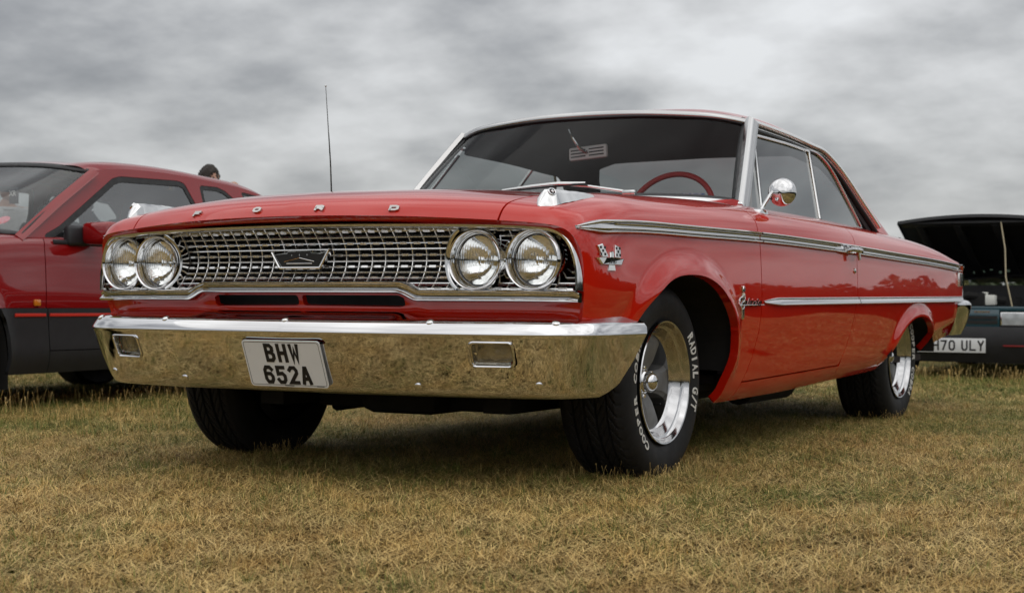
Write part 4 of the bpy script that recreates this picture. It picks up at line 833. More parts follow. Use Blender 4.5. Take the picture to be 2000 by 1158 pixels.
rb = curve([(0, 4.34), (.4, 4.33), (.75, 4.30), (.90, 4.262), (.965, 4.215), (.988, 4.15), (.992, 4.07), (.985, 3.99), (.962, 3.93)], 60); rx = np.r_[-rb[::-1, 0][:-1], rb[:, 0]]; ry = np.r_[rb[::-1, 1][:-1], rb[:, 1]]; Tt = unit(np.c_[np.gradient(rx), np.gradient(ry)]); nn2 = np.c_[Tt[:, 1], -Tt[:, 0]]
if nn2[60, 1] > 0: nn2 = -nn2
rsec = np.array([(.07, .606), (.045, .612), (.02, .608), (.006, .596), (0, .58), (.008, .54), (.03, .47), (.05, .43), (.06, .415), (.08, .412)]); rsec = ncs(np.arange(10), rsec, np.linspace(0, 9, 40))
V = np.zeros((len(rx), 40, 3)); V[:, :, 0] = rx[:, None]+nn2[:, :1]*rsec[None, :, 0]; V[:, :, 1] = ry[:, None]+nn2[:, 1:]*rsec[None, :, 0]; V[:, :, 2] = rsec[None, :, 1]; F = grid_faces(len(rx), 40); V = V.reshape(-1, 3)
n_b = len(rx); F = [list(f) for f in F]+[list(range(40)), list(range((n_b-1)*40, n_b*40))]; mk('rear_bumper', V, F, chrome, car)
# ------------------------------------------------------------------ ground
gm = bpy.data.materials.new('dry_turf'); gm.use_nodes = True; t = gm.node_tree; b = t.nodes['Principled BSDF']; b.inputs['Roughness'].default_value = .95; b.inputs['Specular IOR Level'].default_value = .1
geo = t.nodes.new('ShaderNodeNewGeometry')
def tn(sc, det=5, rough=.6):
    n = t.nodes.new('ShaderNodeTexNoise'); n.inputs['Scale'].default_value = sc; n.inputs['Detail'].default_value = det; n.inputs['Roughness'].default_value = rough; t.links.new(geo.outputs['Position'], n.inputs[0]); return n.outputs[0]
def tmix(f, a, b_):
    m_ = t.nodes.new('ShaderNodeMix'); m_.data_type = 'RGBA'
    for i, v in ((0, f), (6, a), (7, b_)):
        if isinstance(v, tuple): m_.inputs[i].default_value = (*v, 1)
        else: t.links.new(v, m_.inputs[i])
    return m_.outputs[2]
def tramp(v, a, c):
    r = t.nodes.new('ShaderNodeMapRange'); r.inputs[1].default_value = a; r.inputs[2].default_value = c; t.links.new(v, r.inputs[0]); return r.outputs[0]
c1 = tmix(tramp(tn(60, 8, .75), .3, .7), (.075, .045, .018), (.26, .175, .075)); c2 = tmix(tramp(tn(.9, 4), .45, .68), c1, (.085, .090, .028))
t.links.new(c2, b.inputs['Base Color']); bu = t.nodes.new('ShaderNodeBump'); bu.inputs['Strength'].default_value = .15; bu.inputs['Distance'].default_value = .004; t.links.new(tn(45, 8, .7), bu.inputs['Height']); t.links.new(bu.outputs[0], b.inputs['Normal'])
g = mk('ground', [(-1500, -1500, 0), (1500, -1500, 0), (1500, 1500, 0), (-1500, 1500, 0)], [(0, 1, 2, 3)], gm, smooth=False); g['kind'] = 'structure'
# ------------------------------------------------------------------ grass: clumps of separate blades, instanced over the field
gr = bpy.data.materials.new('grass_blades'); gr.use_nodes = True; t = gr.node_tree; b = t.nodes['Principled BSDF']; b.inputs['Roughness'].default_value = .6; b.inputs['Specular IOR Level'].default_value = .25
geo = t.nodes.new('ShaderNodeNewGeometry'); at = t.nodes.new('ShaderNodeAttribute'); at.attribute_name = 'tone'; oi = t.nodes.new('ShaderNodeObjectInfo')
sx = t.nodes.new('ShaderNodeSeparateXYZ'); t.links.new(geo.outputs['Position'], sx.inputs[0])
def m2(op, a, c, cl=False):
    n = t.nodes.new('ShaderNodeMath'); n.operation = op; n.use_clamp = cl
    for i, v in ((0, a), (1, c)):
        if isinstance(v, (int, float)): n.inputs[i].default_value = v
        else: t.links.new(v, n.inputs[i])
    return n.outputs[0]
# the turf is greener round and behind the car, drier where people walk in front of it
tone_ = m2('ADD', at.outputs['Fac'], m2('MULTIPLY', m2('SUBTRACT', tn(2.3, 5, .65), .5), 1.5), True)
far_ = tramp(m2('ADD', sx.outputs[1], m2('MULTIPLY', sx.outputs[0], -.45)), -2.0, 1.4)
straw = tmix(tone_, (.26, .150, .042), (.88, .65, .27)); straw = tmix(tramp(tn(5, 4), .4, .65), straw, tmix(tone_, (.27, .150, .042), (.74, .49, .16)))
green = tmix(at.outputs['Fac'], (.058, .080, .013), (.24, .265, .055))
gm_ = m2('ADD', m2('MULTIPLY', m2('SUBTRACT', tn(.95, 6, .62), .0), 1.25), m2('MULTIPLY', far_, .25)); ag = t.nodes.new('ShaderNodeAttribute'); ag.attribute_name = 'green'; gm_ = m2('ADD', gm_, ag.outputs['Fac'])
t.links.new(tmix(tramp(gm_, .67, .90), straw, green), b.inputs['Base Color'])
def blades(g_, P, Ln, el, bend, wd, tone, green, k=4, seed_head=False):
    n = len(P); az = g_.random(n)*6.283; d2 = np.c_[np.cos(az), np.sin(az)]; s = np.c_[-np.sin(az), np.cos(az), np.zeros(n)]*wd[:, None]; c = P.copy(); V = np.zeros((n, k, 2, 3))
    for q in range(k):
        f = 1-(q/(k-1))**1.7*.9
        if seed_head and q == k-1: f = 1.8
        V[:, q, 0] = c-s*f; V[:, q, 1] = c+s*f; e_ = el+bend*q/(k-1); c = c+np.c_[d2*np.cos(e_)[:, None], np.sin(e_)]*(Ln/(k-1))[:, None]; c[:, 2] = np.maximum(c[:, 2], .001)
    base = np.arange(n)[:, None, None]*2*k; q = np.arange(k-1)[None, :, None]*2; F = (base+q+np.array([0, 1, 3, 2])[None, None]).reshape(-1, 4)
    return V.reshape(-1, 3), F, np.repeat(tone, 2*k), np.repeat(green, 2*k)
def turf_tile(name, size, seed, n_mat, n_short, n_tufts, n_tall, wk=1., hk=1.):
    g_ = np.random.default_rng(seed); U = g_.uniform; Vs, Fs, ts, gs = [], [], [], []; off = 0
    def put(*a, **kw):
        nonlocal off
        V, F, t_, g2 = blades(g_, *a, **kw); Vs.append(V); Fs.append(F+off); ts.append(t_); gs.append(g2); off += len(V)
    h = size/2
    P = np.c_[U(-h, h, n_mat), U(-h, h, n_mat), U(0, .014, n_mat)]; put(P, U(.025, .085, n_mat)*hk, np.radians(U(0, 24, n_mat)), np.radians(U(-34, 18, n_mat)), U(.0009, .0019, n_mat)*wk, g_.random(n_mat)**.8, U(-.35, .15, n_mat))
    n = n_short; P = np.c_[U(-h, h, n), U(-h, h, n), np.full(n, -.002)]; put(P, U(.014, .046, n)*hk, np.radians(U(18, 80, n)), np.radians(U(-85, 0, n)), U(.0009, .0018, n)*wk, g_.random(n), U(-.15, .25, n))
    n = n_mat//22
    if n: P = np.c_[U(-h, h, n), U(-h, h, n), U(.006, .024, n)]; put(P, U(.05, .12, n), np.radians(U(-4, 18, n)), np.radians(U(-30, 12, n)), U(.0008, .0013, n)*wk, U(.75, 1, n), U(-.5, -.2, n))
    for _ in range(n_tufts):
        n = int(U(14, 40)); c = U(-h, h, 2); r = U(.008, .035)*g_.normal(size=(n, 2)); P = np.c_[c+r, np.full(n, -.002)]; dry = g_.random() < .35
        put(P, U(.03, .08, n)*hk, np.radians(U(45, 89, n)), np.radians(U(-85, -10, n)), U(.0011, .0022, n)*wk, g_.random(n)*.8, U(-.2, .0, n) if dry else U(.15, .42, n))
    if n_tall: n = n_tall; P = np.c_[U(-h, h, n), U(-h, h, n), np.full(n, -.002)]; put(P, U(.07, .15, n), np.radians(U(55, 88, n)), np.radians(U(-40, 10, n)), U(.0007, .0011, n), U(.6, 1, n), U(-.4, -.2, n), seed_head=True)
    V = np.vstack(Vs); F = np.vstack(Fs); me = bpy.data.meshes.new(name); me.from_pydata(V.tolist(), [], F.tolist())
    for nm, v in (('tone', ts), ('green', gs)): me.attributes.new(nm, 'FLOAT', 'POINT').data.foreach_set('value', np.concatenate(v).astype(np.float32))
    me.materials.append(gr); me.polygons.foreach_set('use_smooth', [True]*len(F)); return bpy.data.objects.new(name, me)
gcol = bpy.data.collections.new('grass_tiles'); cl = []
for i in range(6): cl.append(turf_tile('turf_%02d' % i, .5, 100+i, 4200, 1700, 14+5*(i % 3), 0, .52, .68))
for i in range(6, 10): cl.append(turf_tile('turf_%02d' % i, .8, 100+i, 3200, 2700, 26, 1, .9, .75))
for i in range(10, 13): cl.append(turf_tile('turf_%02d' % i, .22, 100+i, 0, 20, 2, 9))
for o in cl: gcol.objects.link(o)
pts = []; idx = []
f2 = unit(fw[:2]); rr2 = np.array([f2[1], -f2[0]])
def infr(P, d0, d1, half, pad): q = P-CAM[:2]; d = q@f2; l = np.abs(q@rr2); return (d > d0) & (d < d1) & (l < d*half+pad)
gx_, gy_ = np.meshgrid(np.arange(-9, 9, .5), np.arange(-5, 9, .5)); P = np.c_[gx_.ravel(), gy_.ravel()]; near = infr(P, 2.2, 9.2, .34, .5); pts.append(P[near]); idx.append(rng.integers(0, 6, near.sum()))
gx_, gy_ = np.meshgrid(np.arange(-24, 12, .8), np.arange(-10.4, 26, .8)); P = np.c_[gx_.ravel(), gy_.ravel()]; k_ = (infr(P, 8.9, 30, .36, .8) | ((np.abs(P[:, 0]) < 8) & (P[:, 1] < 9))) & ~infr(P, 2.4, 8.9, .34, .2); pts.append(P[k_]); idx.append(rng.integers(6, 10, k_.sum()))
# uncut fringe along the parked cars
for (x0, x1, y0, y1, n) in ((-3.45, -2.9, .3, 3.4, 46), (-.7, 1.2, 6.75, 7.35, 60), (-3.0, -1.6, -.6, 1.6, 26)):
    pts.append(np.c_[rng.uniform(x0, x1, n), rng.uniform(y0, y1, n)]); idx.append(rng.integers(10, 13, n))
# blades pushed up round the tyres
nfr = sum(len(q) for q in pts)
for wx, wy in ((.78, 0), (.755, 3.023), (-.78, 0)):
    q = np.c_[wx+rng.uniform(-.16, .17, 26), wy+rng.uniform(-.22, .20, 26)]; q[:8, 0] = wx+.15+rng.uniform(0, .05, 8); pts.append(q); idx.append(rng.integers(10, 13, 26))
pts = np.vstack(pts); idx = np.concatenate(idx); me = bpy.data.meshes.new('grass'); me.from_pydata(np.c_[pts, np.zeros(len(pts))].tolist(), [], [])
a_ = me.attributes.new('pick', 'INT', 'POINT'); a_.data.foreach_set('value', idx.astype(np.int32))
a_ = me.attributes.new('spin', 'FLOAT', 'POINT'); a_.data.foreach_set('value', np.where(idx < 10, rng.integers(0, 4, len(pts))*math.pi/2, rng.random(len(pts))*6.283))
a_ = me.attributes.new('size', 'FLOAT', 'POINT'); a_.data.foreach_set('value', np.where(idx < 10, 1., np.where(np.arange(len(pts)) >= nfr, rng.uniform(.35, .6, len(pts)), rng.uniform(.75, 1.15, len(pts)))))
grass = bpy.data.objects.new('grass', me); COL.objects.link(grass); grass['kind'] = 'stuff'; grass['label'] = 'short sun-dried turf with green patches covering the show field'; grass['category'] = 'grass'
ng = bpy.data.node_groups.new('grass_scatter', 'GeometryNodeTree'); ng.interface.new_socket('Geometry', in_out='INPUT', socket_type='NodeSocketGeometry'); ng.interface.new_socket('Geometry', in_out='OUTPUT', socket_type='NodeSocketGeometry')
gi = ng.nodes.new('NodeGroupInput'); go = ng.nodes.new('NodeGroupOutput'); ip = ng.nodes.new('GeometryNodeInstanceOnPoints'); ci = ng.nodes.new('GeometryNodeCollectionInfo'); ci.inputs[0].default_value = gcol; ci.inputs[1].default_value = True; ci.inputs[2].default_value = True
def na(nm, ty):
    n = ng.nodes.new('GeometryNodeInputNamedAttribute'); n.data_type = ty; n.inputs[0].default_value = nm; return n.outputs[0]
cx = ng.nodes.new('ShaderNodeCombineXYZ'); ng.links.new(na('spin', 'FLOAT'), cx.inputs[2]); er = ng.nodes.new('FunctionNodeEulerToRotation'); ng.links.new(cx.outputs[0], er.inputs[0])
ng.links.new(gi.outputs[0], ip.inputs['Points']); ng.links.new(ci.outputs[0], ip.inputs['Instance']); ip.inputs['Pick Instance'].default_value = True; ng.links.new(na('pick', 'INT'), ip.inputs['Instance Index']); ng.links.new(er.outputs[0], ip.inputs['Rotation']); ng.links.new(na('size', 'FLOAT'), ip.inputs['Scale']); ng.links.new(ip.outputs[0], go.inputs[0])
mo = grass.modifiers.new('scatter', 'NODES'); mo.node_group = ng
# ------------------------------------------------------------------ hedge and tree belt mirrored in the cars; side stretch added as stand-in
leafm = mat('hedge_leaves', (.030, .045, .014), .7, var=.4, vscale=.6)
VV = []
for a in np.linspace(0, 2*np.pi, 300, endpoint=False):
    ahead = abs((math.degrees(a)-330.9+180) % 360-180) < 40
    standin_ = 4 < math.degrees(a) < 80  # unseen nearer stretch added to darken the door reflection, standing in for parked cars
    dist = 45+rng.uniform(-1, 1) if standin_ else (150 if ahead else 66)+rng.uniform(-7, 7); h = rng.uniform(2.2, 3.2) if ahead else (rng.uniform(1.8, 2.8) if rng.random() < .75 else rng.uniform(3, 4.6)); w_ = (5. if ahead else rng.uniform(1.6, 3.0)); nl = 340
    if standin_: h = rng.uniform(1.5, 2.4); w_ = 1.; nl = 700
    c = np.array([CAM[0]+dist*math.sin(a), CAM[1]+dist*math.cos(a), h*.5]); q = unit(rng.normal(size=(nl, 3)))*(rng.random(nl)**.35)[:, None]; ctr = c+q*np.array([w_, w_, h*.55]); s_ = rng.uniform(.18, .45, (nl, 1))*(.5 if standin_ else 1.6 if ahead else 1); n_ = unit(rng.normal(size=(nl, 3))); u_ = unit(np.cross(n_, [.3, .2, 1.]))*s_; v_ = np.cross(n_, unit(u_))*s_*.6
    VV.append(np.stack([ctr-u_, ctr+v_, ctr+u_, ctr-v_], 1).reshape(-1, 3))
V = np.vstack(VV); V[:, 2] = np.maximum(V[:, 2], .02); F = np.arange(len(V)).reshape(-1, 4)
hd = mk('hedgerow_and_standin', V, F, leafm, smooth=False); hd['kind'] = 'stuff'; hd['label'] = 'dark hedge and trees round the field, with an added side stretch standing in for parked cars reflected in the paint'; hd['category'] = 'hedge'
# ------------------------------------------------------------------ red hatchback parked alongside
hb = empty('hatchback_car', 'red three-door hatchback with grey lower cladding at the left edge', 'car', (-3.95, 0, 0))
hpaint = mat('hatchback_red', (.24, .003, .004), .42, spec=.08, coat=1., coatr=.02, var=.04, vscale=3, bump=.04, bscale=2.4, bdist=.01, detail=1.5)
clad = mat('grey_plastic_cladding', (.022, .023, .026), .5, var=.12, vscale=15, bump=.06, bscale=200, bdist=.0006)
amber = mat('amber_lens', (.65, .20, .01), .2, coat=1.)
hglass = thin_glass('hatchback_glass', (.66, .69, .69), .20, 0., .006)
hst = [(-.42, .52, .66, .60, .30), (-.30, .66, .72, .70, .22), (.0, .79, .82, .80, .20), (.45, .85, .875, .835, .20), (.95, .895, .935, .85, .195), (1.6, .90, .94, .852, .20), (2.6, .905, .94, .852, .205), (3.3, .905, .94, .848, .24), (3.8, .90, .935, .83, .30), (4.02, .84, .87, .79, .34)]
def hsec(y, bz, tz, w_, sb): return [(w_-.04, y, sb), (w_-.008, y, sb+.08), (w_, y, sb+.20 if sb+.20 < .5 else .5), (w_+.006, y, .55*bz+.05), (w_-.002, y, .72*bz+.05), (w_-.018, y, bz-.06), (w_-.045, y, bz), (w_-.11, y, bz+.022), (.5*w_, y, tz-.006), (0, y, tz)]
HN_ = np.array([hsec(*q) for q in hst]); HV, HF, hu, hvv = loft(HN_, 150, 70); hcol = np.tile(np.interp(hvv, np.r_[0, np.cumsum(np.linalg.norm(np.diff(HN_, axis=1), axis=2).mean(0))], np.arange(10)), 150)
ha = [curve([(.02, .05), (.03, .35), (.10, .53), (.28, .645), (.45, .665), (.62, .645), (.80, .53), (.87, .35), (.88, .05)], 50), curve([(2.63, .05), (2.64, .35), (2.71, .53), (2.88, .635), (3.06, .65), (3.24, .635), (3.42, .53), (3.49, .35), (3.50, .05)], 50)]
for q in ha:
    sd = polysd(q, HV[:, 1], HV[:, 2]); tt = np.clip(1-np.maximum(sd, 0)/.06, 0, 1); HV[:, 0] += .018*tt*tt*(hcol < 5)
HV = np.c_[HV, hcol]
hside = HV[(hcol < 6.2)]
def hx(y, z): i = np.argmin((hside[:, 1]-y)**2+(hside[:, 2]-z)**2); return hside[i, 0]
nofn = [lambda V, q=q: np.where(V[:, 3] < 6, -polysd(q, V[:, 1], V[:, 2]), -1.) for q in ha]
hg = lambda z: np.interp(z, [.2, .32, .54, .85, .95], [1.16, 1.146, 1.12, 1.13, 1.16]); hrg = lambda z: np.interp(z, [.2, .5, .95], [2.50, 2.56, 2.57]); zc_ = .536
def hpanel(name, conds, material, fl=.015, prd=0.):
    V, F = HV, HF
    for c in conds: V, F = clip(V, F, c(V))
    V = V[:, :3]+np.array([prd, 0, 0]); V, F = flange(V, F, fl)
    for sg in (1, -1): mk(name, V*np.array([sg, 1, 1]), F if sg < 0 else [f[::-1] for f in F], material, hb)
if vnormals(HV[:, :3], HF)[2000, 0] > 0: HF = HF[:, ::-1]
up_c = lambda V: zc_+.002-V[:, 2]; lo_c = lambda V: V[:, 2]-zc_; sidec = lambda V: V[:, 3]-6.6
gq = .003
hpanel('front_fender', [up_c, lambda V: V[:, 1]-hg(V[:, 2])+gq, nofn[0], lambda V: V[:, 3]-7.2], hpaint)
hpanel('door', [up_c, lambda V: hg(V[:, 2])+gq-V[:, 1], lambda V: V[:, 1]-hrg(V[:, 2])+gq, sidec], hpaint)
hpanel('quarter_panel', [up_c, lambda V: hrg(V[:, 2])+gq-V[:, 1], nofn[1], lambda V: np.where(V[:, 1] > 3.6, -1, V[:, 3]-6.6)], hpaint)
hpanel('fender_cladding', [lo_c, lambda V: V[:, 1]-hg(V[:, 2])+gq, nofn[0], lambda V: .45-V[:, 1]], clad, .02, .012)
hpanel('nose_cladding', [lo_c, lambda V: V[:, 1]-.449, nofn[0]], clad, .02, .012)
hpanel('door_cladding', [lo_c, lambda V: .317-V[:, 2], lambda V: hg(V[:, 2])+gq-V[:, 1], lambda V: V[:, 1]-hrg(V[:, 2])+gq], clad, .02, .012)
hpanel('sill_cladding', [lambda V: V[:, 2]-.312, lambda V: hg(V[:, 2])+gq-V[:, 1], lambda V: V[:, 1]-hrg(V[:, 2])+gq], clad, .02, .010)
hpanel('rear_cladding', [lo_c, lambda V: hrg(V[:, 2])+gq-V[:, 1], nofn[1]], clad, .02, .012)
V, F = HV, HF
for c in (lambda V: 7.2-V[:, 3], lambda V: V[:, 1]-.94): V, F = clip(V, F, c(V))
V, F = full(V, F); mk('bonnet', V, [f[::-1] for f in F], hpaint, hb)
for sg in (1, -1):
    for y0, y1 in ((.90, 1.105), (1.135, 2.545)):
        ys = np.linspace(y0, y1, 20); P = np.array([(sg*(hx(y, .502)+.014), y, .502) for y in ys]); mb = MB(); mb.sweep(P, (sg, 0, 0), (0, 0, 1), [(-.006, -.008), (.003, -.008), (.0045, 0), (.003, .008), (-.006, .008)]); mb.build('red_stripe', mat('stripe_red', (.60, .03, .015), .4), hb)
    mb = MB(); mb.box((sg*(hx(1.055, .565)+.004), 1.055, .565), (.009, .020, .017), None, .005); mb.build('side_repeater', amber, hb)
# greenhouse
hax = lambda z: .800-(np.asarray(z)-.90)*(.175/.41)
rail_h = curve([(.98, .90), (1.35, 1.12), (1.66, 1.298), (1.80, 1.325), (2.1, 1.342), (2.45, 1.337), (2.8, 1.314), (3.15, 1.266), (3.40, 1.15), (3.62, 1.02), (3.78, .91)], 90); shell = np.vstack([rail_h, [(3.78, .89), (.96, .89)]])
wd = [(1.20, .90), (1.31, .945), (1.84, 1.243), (1.90, 1.258), (2.38, 1.268), (2.42, 1.262), (2.462, 1.14), (2.49, .90)]
wq = [(2.545, .93), (2.582, 1.15), (2.60, 1.262), (2.74, 1.262), (2.80, 1.245), (2.875, 1.19), (2.945, 1.08), (2.955, .93)]
wr = [(2.985, 1.255), (3.14, 1.238), (3.26, 1.16), (3.27, 1.11), (3.10, 1.13), (3.02, 1.18)]
yy, zz = np.meshgrid(np.linspace(.95, 3.8, 150), np.linspace(.885, 1.36, 40), indexing='ij'); GVh = np.c_[hax(zz.ravel()), yy.ravel(), zz.ravel()]; GFh = grid_faces(150, 40)
def outp(P, d): P = np.array(P); return P
V, F = clip(GVh, GFh, polysd(shell, GVh[:, 1], GVh[:, 2]))
for q, of in ((wd, .034), (wq, .026), (wr, .016)): V, F = clip(V, F, of-polysd(q, V[:, 1], V[:, 2]))
Vf, Ff = flange(V, F, .015)
Vb, Fb = clip(GVh, GFh, polysd(shell, GVh[:, 1], GVh[:, 2])+.006)
Vb = Vb; b2 = [clip(Vb, Fb, np.maximum(polysd(q, Vb[:, 1], Vb[:, 2])-of, -polysd(q, Vb[:, 1], Vb[:, 2]))) for q, of in ((wd, .032), (wq, .024), (wr, .014))]
for sg in (1, -1):
    mk('cabin_side', Vf*np.array([sg, 1, 1]), Ff if sg > 0 else [f[::-1] for f in Ff], hpaint, hb)
    for Vq, Fq in b2: Vq2, Fq2 = flange(Vq, Fq, .012); mk('window_surround', (Vq2-np.array([.002, 0, 0]))*np.array([sg, 1, 1]), Fq2 if sg > 0 else [f[::-1] for f in Fq2], black, hb)
    for nm, q in (('door_window', wd), ('rear_side_window', wq), ('rear_side_window', wr)):
        P = np.array([(float(hax(z))-.006, y, z) for y, z in q])*np.array([sg, 1, 1]); mk(nm, P, [list(range(len(P)))], hglass, hb, smooth=False)
rlx = np.c_[hax(rail_h[:, 1]), rail_h]
st = rlx[(rail_h[:, 0] > 1.65)][::3]; RNh = []
for x, y, z in st:
    k = smooth(y, 3.0, 3.6); RNh.append([(x, y, z), (x-.03, y-.01*(1-k), z+.022), (x*.72, y-.07*(1-k)+.12*k, z+.040-.015*k), (x*.36, y-.11*(1-k)+.17*k, z+.050-.02*k), (0, y-.12*(1-k)+.19*k, z+.053-.02*k)])
V, F, _, _ = loft(np.array(RNh), 70, 34)
V, F = full(V, F); mk('roof', V, F, hpaint, hb)
mb = MB(); mb.sweep(fullpath(curve([(.60, 3.20, 1.262), (.45, 3.27, 1.272), (.2, 3.31, 1.278), (0, 3.32, 1.28)], 16)), (0, 1, -.3), (0, .3, 1), [(-.09, -.008), (.03, -.012), (.05, -.004), (.03, .008), (-.09, .010)]); mb.build('roof_spoiler', hpaint, hb, auto=40)
wt_ = np.array([(.635, 1.665, 1.297), (.5, 1.60, 1.322), (.25, 1.555, 1.343), (0, 1.54, 1.35)]); wb_ = np.array([(.775, 1.02, .922), (.6, .92, .938), (.3, .86, .948), (0, .84, .95)])
V, F, _, _ = loft(np.array([wt_, (wt_+wb_)/2+[0, -.015, .012], wb_]), 24, 40); V, F = full(V, F); mk('windscreen', V, F, thin_glass('hatchback_screen', (.80, .82, .82), .04, 0., .004), hb)
lp = np.vstack([curve(wt_, 16)[::-1], curve([wt_[0], (wt_[0]+wb_[0])/2+[0, -.012, .010], wb_[0]], 12)[1:-1], curve(wb_, 16)]); lp = np.vstack([lp, (lp*np.array([-1, 1, 1]))[::-1][1:-1]])
ribbon('windscreen_seal', lp, np.array([0, -.5, .86]), sect(.010, .022), rubber, hb, closed=True)
for sg in (1, -1):   # painted pillar outside the seal
    ribbon('front_pillar', np.array([(.800, .985, .90), (.735, 1.33, 1.115), (.657, 1.675, 1.305)])*np.array([sg, 1, 1]), np.array([sg*.75, -.35, .55]), sect(.004, .026), hpaint, hb)
    mb = MB(); mb.box((sg*.945, 1.44, .940), (.105, .062, .060), None, .028); mr = mb.build('door_mirror', hpaint, hb, auto=50)
    mb = MB(); mb.box((sg*.822, 1.37, .925), (.030, .075, .055), None, .02); mb.build('mirror_mount', clad, mr, auto=50)
    mb = MB(); mb.box((sg*.945, 1.5025, .940), (.092, .002, .047)); mb.build('mirror_face', MATS['mirror_silver'], mr, smooth=False)
    ribbon('waist_strip', np.array([(sg*(hx(y, .885)+.004), y, .888) for y in np.linspace(1.2, 2.54, 12)]), np.array([sg, 0, .1]), sect(.006, .012), clad, hb)
mb = MB(); mb.box((0, 2.3, .34), (.74, 1.5, .02)); mb.box((.75, 2.2, .60), (.02, 1.3, .26)); mb.box((-.75, 2.2, .60), (.02, 1.3, .26)); mb.box((0, .98, .62), (.74, .02, .27)); mb.build('cabin_tub', darkint, hb, smooth=False)
mb = MB(); mb.sweep([(-.72, 1.15, .84), (.72, 1.15, .84)], (0, 1, 0), (0, 0, 1), [(-.20, .06), (0, .085), (.16, .06), (.18, -.1), (-.2, -.1)]); mb.build('dashboard', clad, hb, auto=40)
seatm = mat('grey_seat_cloth', (.06, .062, .068), .9, var=.2, vscale=40)
for x in (.36, -.36):
    mb = MB(); mb.box((x, 1.95, .50), (.25, .26, .09), None, .05); s_ = mb.build('front_seat', seatm, hb, auto=50); mb = MB(); mb.box((x, 2.28, .78), (.24, .07, .30), axb, .05); mb.box((x, 2.36, 1.11), (.13, .04, .07), axb, .03); mb.build('seat_back', seatm, s_, auto=50)
mb = MB(); mb.box((0, 2.95, .76), (.62, .07, .24), axb, .05); mb.build('rear_seat', seatm, hb, auto=50)
# hanging tag, round sticker and wiper on the screen
mb = MB(); mb.box((.36, 1.36, 1.155), (.034, .003, .045), None, .002); tg = mb.build('hanging_tag', mat('tag_charcoal', (.03, .03, .035), .5), hb, auto=40)
V2, F2 = text_mesh('XR', .040, .001); V2 = V2-V2.mean(0); V, F = extrude_flat(V2, F2, lambda u, v, d: (.36+u, 1.3568-d, 1.168+v), .0008); mk('tag_lettering', V, F, white_let, tg, smooth=False)
mb = MB(); nn_h = unit([.12, -.55, .83]); mb.lathe([(0, .040), (.001, .040), (.0015, .030), (.0015, 0)], 24, (.585, 1.075, 1.000), nn_h, unit(np.cross(nn_h, [0, 0, 1.]))); mb.build('round_sticker', mat('pink_sticker', (.75, .45, .48), .5, col2=(.7, .10, .14), vscale=60), hb)
mb = MB(); mb.sweep([(-.10, .835, .975), (.25, .85, .985), (.52, .91, .985)], (0, -.6, .8), (0, .8, .6), [(-.004, -.008), (.006, -.008), (.006, .008), (-.004, .008)], [1, 1, .6]); mb.tube([(.0, .80, .955), (.2, .83, .985)], .008, 6); mb.build('wiper', black, hb, auto=40)
# nose, tail and wheels
mb = MB(); mb.box((0, -.46, .42), (.80, .09, .10), None, .04); mb.build('front_bumper', clad, hb, auto=40)
mb = MB(); mb.box((0, -.40, .57), (.42, .03, .06), None, .01); mb.build('front_grille', black, hb, auto=40)
for sg in (1, -1): mb = MB(); mb.box((sg*.52, -.39, .60), (.13, .04, .06), None, .02); mb.build('headlamp', refl, hb, auto=40)
mb = MB(); mb.box((0, 4.06, .46), (.80, .08, .11), None, .04); mb.build('rear_bumper', clad, hb, auto=40)
V = [(sg*a, y, z) for sg in (-1, 1) for a, y, z in ((.78, 3.78, .90), (.80, 4.0, .84), (.78, 4.02, .5))]; mk('tailgate', V, [(0, 1, 4, 3), (1, 2, 5, 4)], hpaint, hb, smooth=False)
mb = MB(); mb.box((0, 1.8, .25), (.74, 1.7, .03)); mb.build('underbody', soot, hb, smooth=False)
for y in (.45, 3.06):
    for sg in (1, -1):
        mb = MB(); mb.lathe([(-.18, .19), (-.19, .27), (-.17, .297), (-.02, .297), (0, .27), (.004, .23), (-.004, .19)], 48, (sg*.83, y, .295), (sg, 0, 0), (0, 0, 1)); wh = mb.build('wheel', tyrem, hb, auto=40)
        mb = MB(); mb.lathe([(-.01, .19), (-.02, .178), (-.035, .17), (-.03, .05), (-.02, .03), (-.02, 0)], 40, (sg*.83, y, .295), (sg, 0, 0), (0, 0, 1)); mb.build('rim', spokem, wh)
    q = ha[0 if y < 1 else 1]; q = q[q[:, 1] > .12]; n = len(q)
    for sg in (1, -1): mk('wheel_house', np.vstack([np.c_[np.full(n, sg*.84), q], np.c_[np.full(n, sg*.5), q]]), [(i, i+1, n+i+1, n+i) for i in range(n-1)]+[list(range(n, 2*n))], soot, hb, smooth=False)
# ------------------------------------------------------------------ dark car with its bonnet up, behind
rc = empty('dark_car', 'dark saloon with its bonnet propped open, parked behind the red hardtop', 'car', (.22, 7.4, 0))
teal = mat('dark_teal_paint', (.012, .055, .075), .4, spec=.2, coat=1., var=.05); bk = mat('black_bumper', (.016, .016, .018), .5, var=.2, vscale=12)
mb = MB(); mb.sweep(fullpath(curve([(.78, .55, .30), (.78, .20, .30), (.72, .05, .30), (.4, -.01, .30), (0, -.02, .30)], 24)), unit(np.array([0, -1., 0])), (0, 0, 1), [(-.05, -.14), (.0, -.16), (.03, -.10), (.045, -.02), (.045, .06), (.03, .115), (-.05, .12)]); bmp = mb.build('front_bumper', bk, rc, auto=40)
mb = MB(); mb.sweep(fullpath([(.72, -.005, .2735), (.4, -.064, .2735), (.30, -.068, .2735)])[:3], (0, -1, 0), (0, 0, 1), [(-.01, -.005), (.004, -.005), (.004, .005), (-.01, .005)]); mb.build('bumper_stripe', mat('stripe_dark_red', (.25, .02, .02), .4), bmp, smooth=False)
mb = MB(); mb.box((0, .02, .475), (.26, .03, .075), None, .01); gp = mb.build('grille_panel', teal, rc, auto=40)
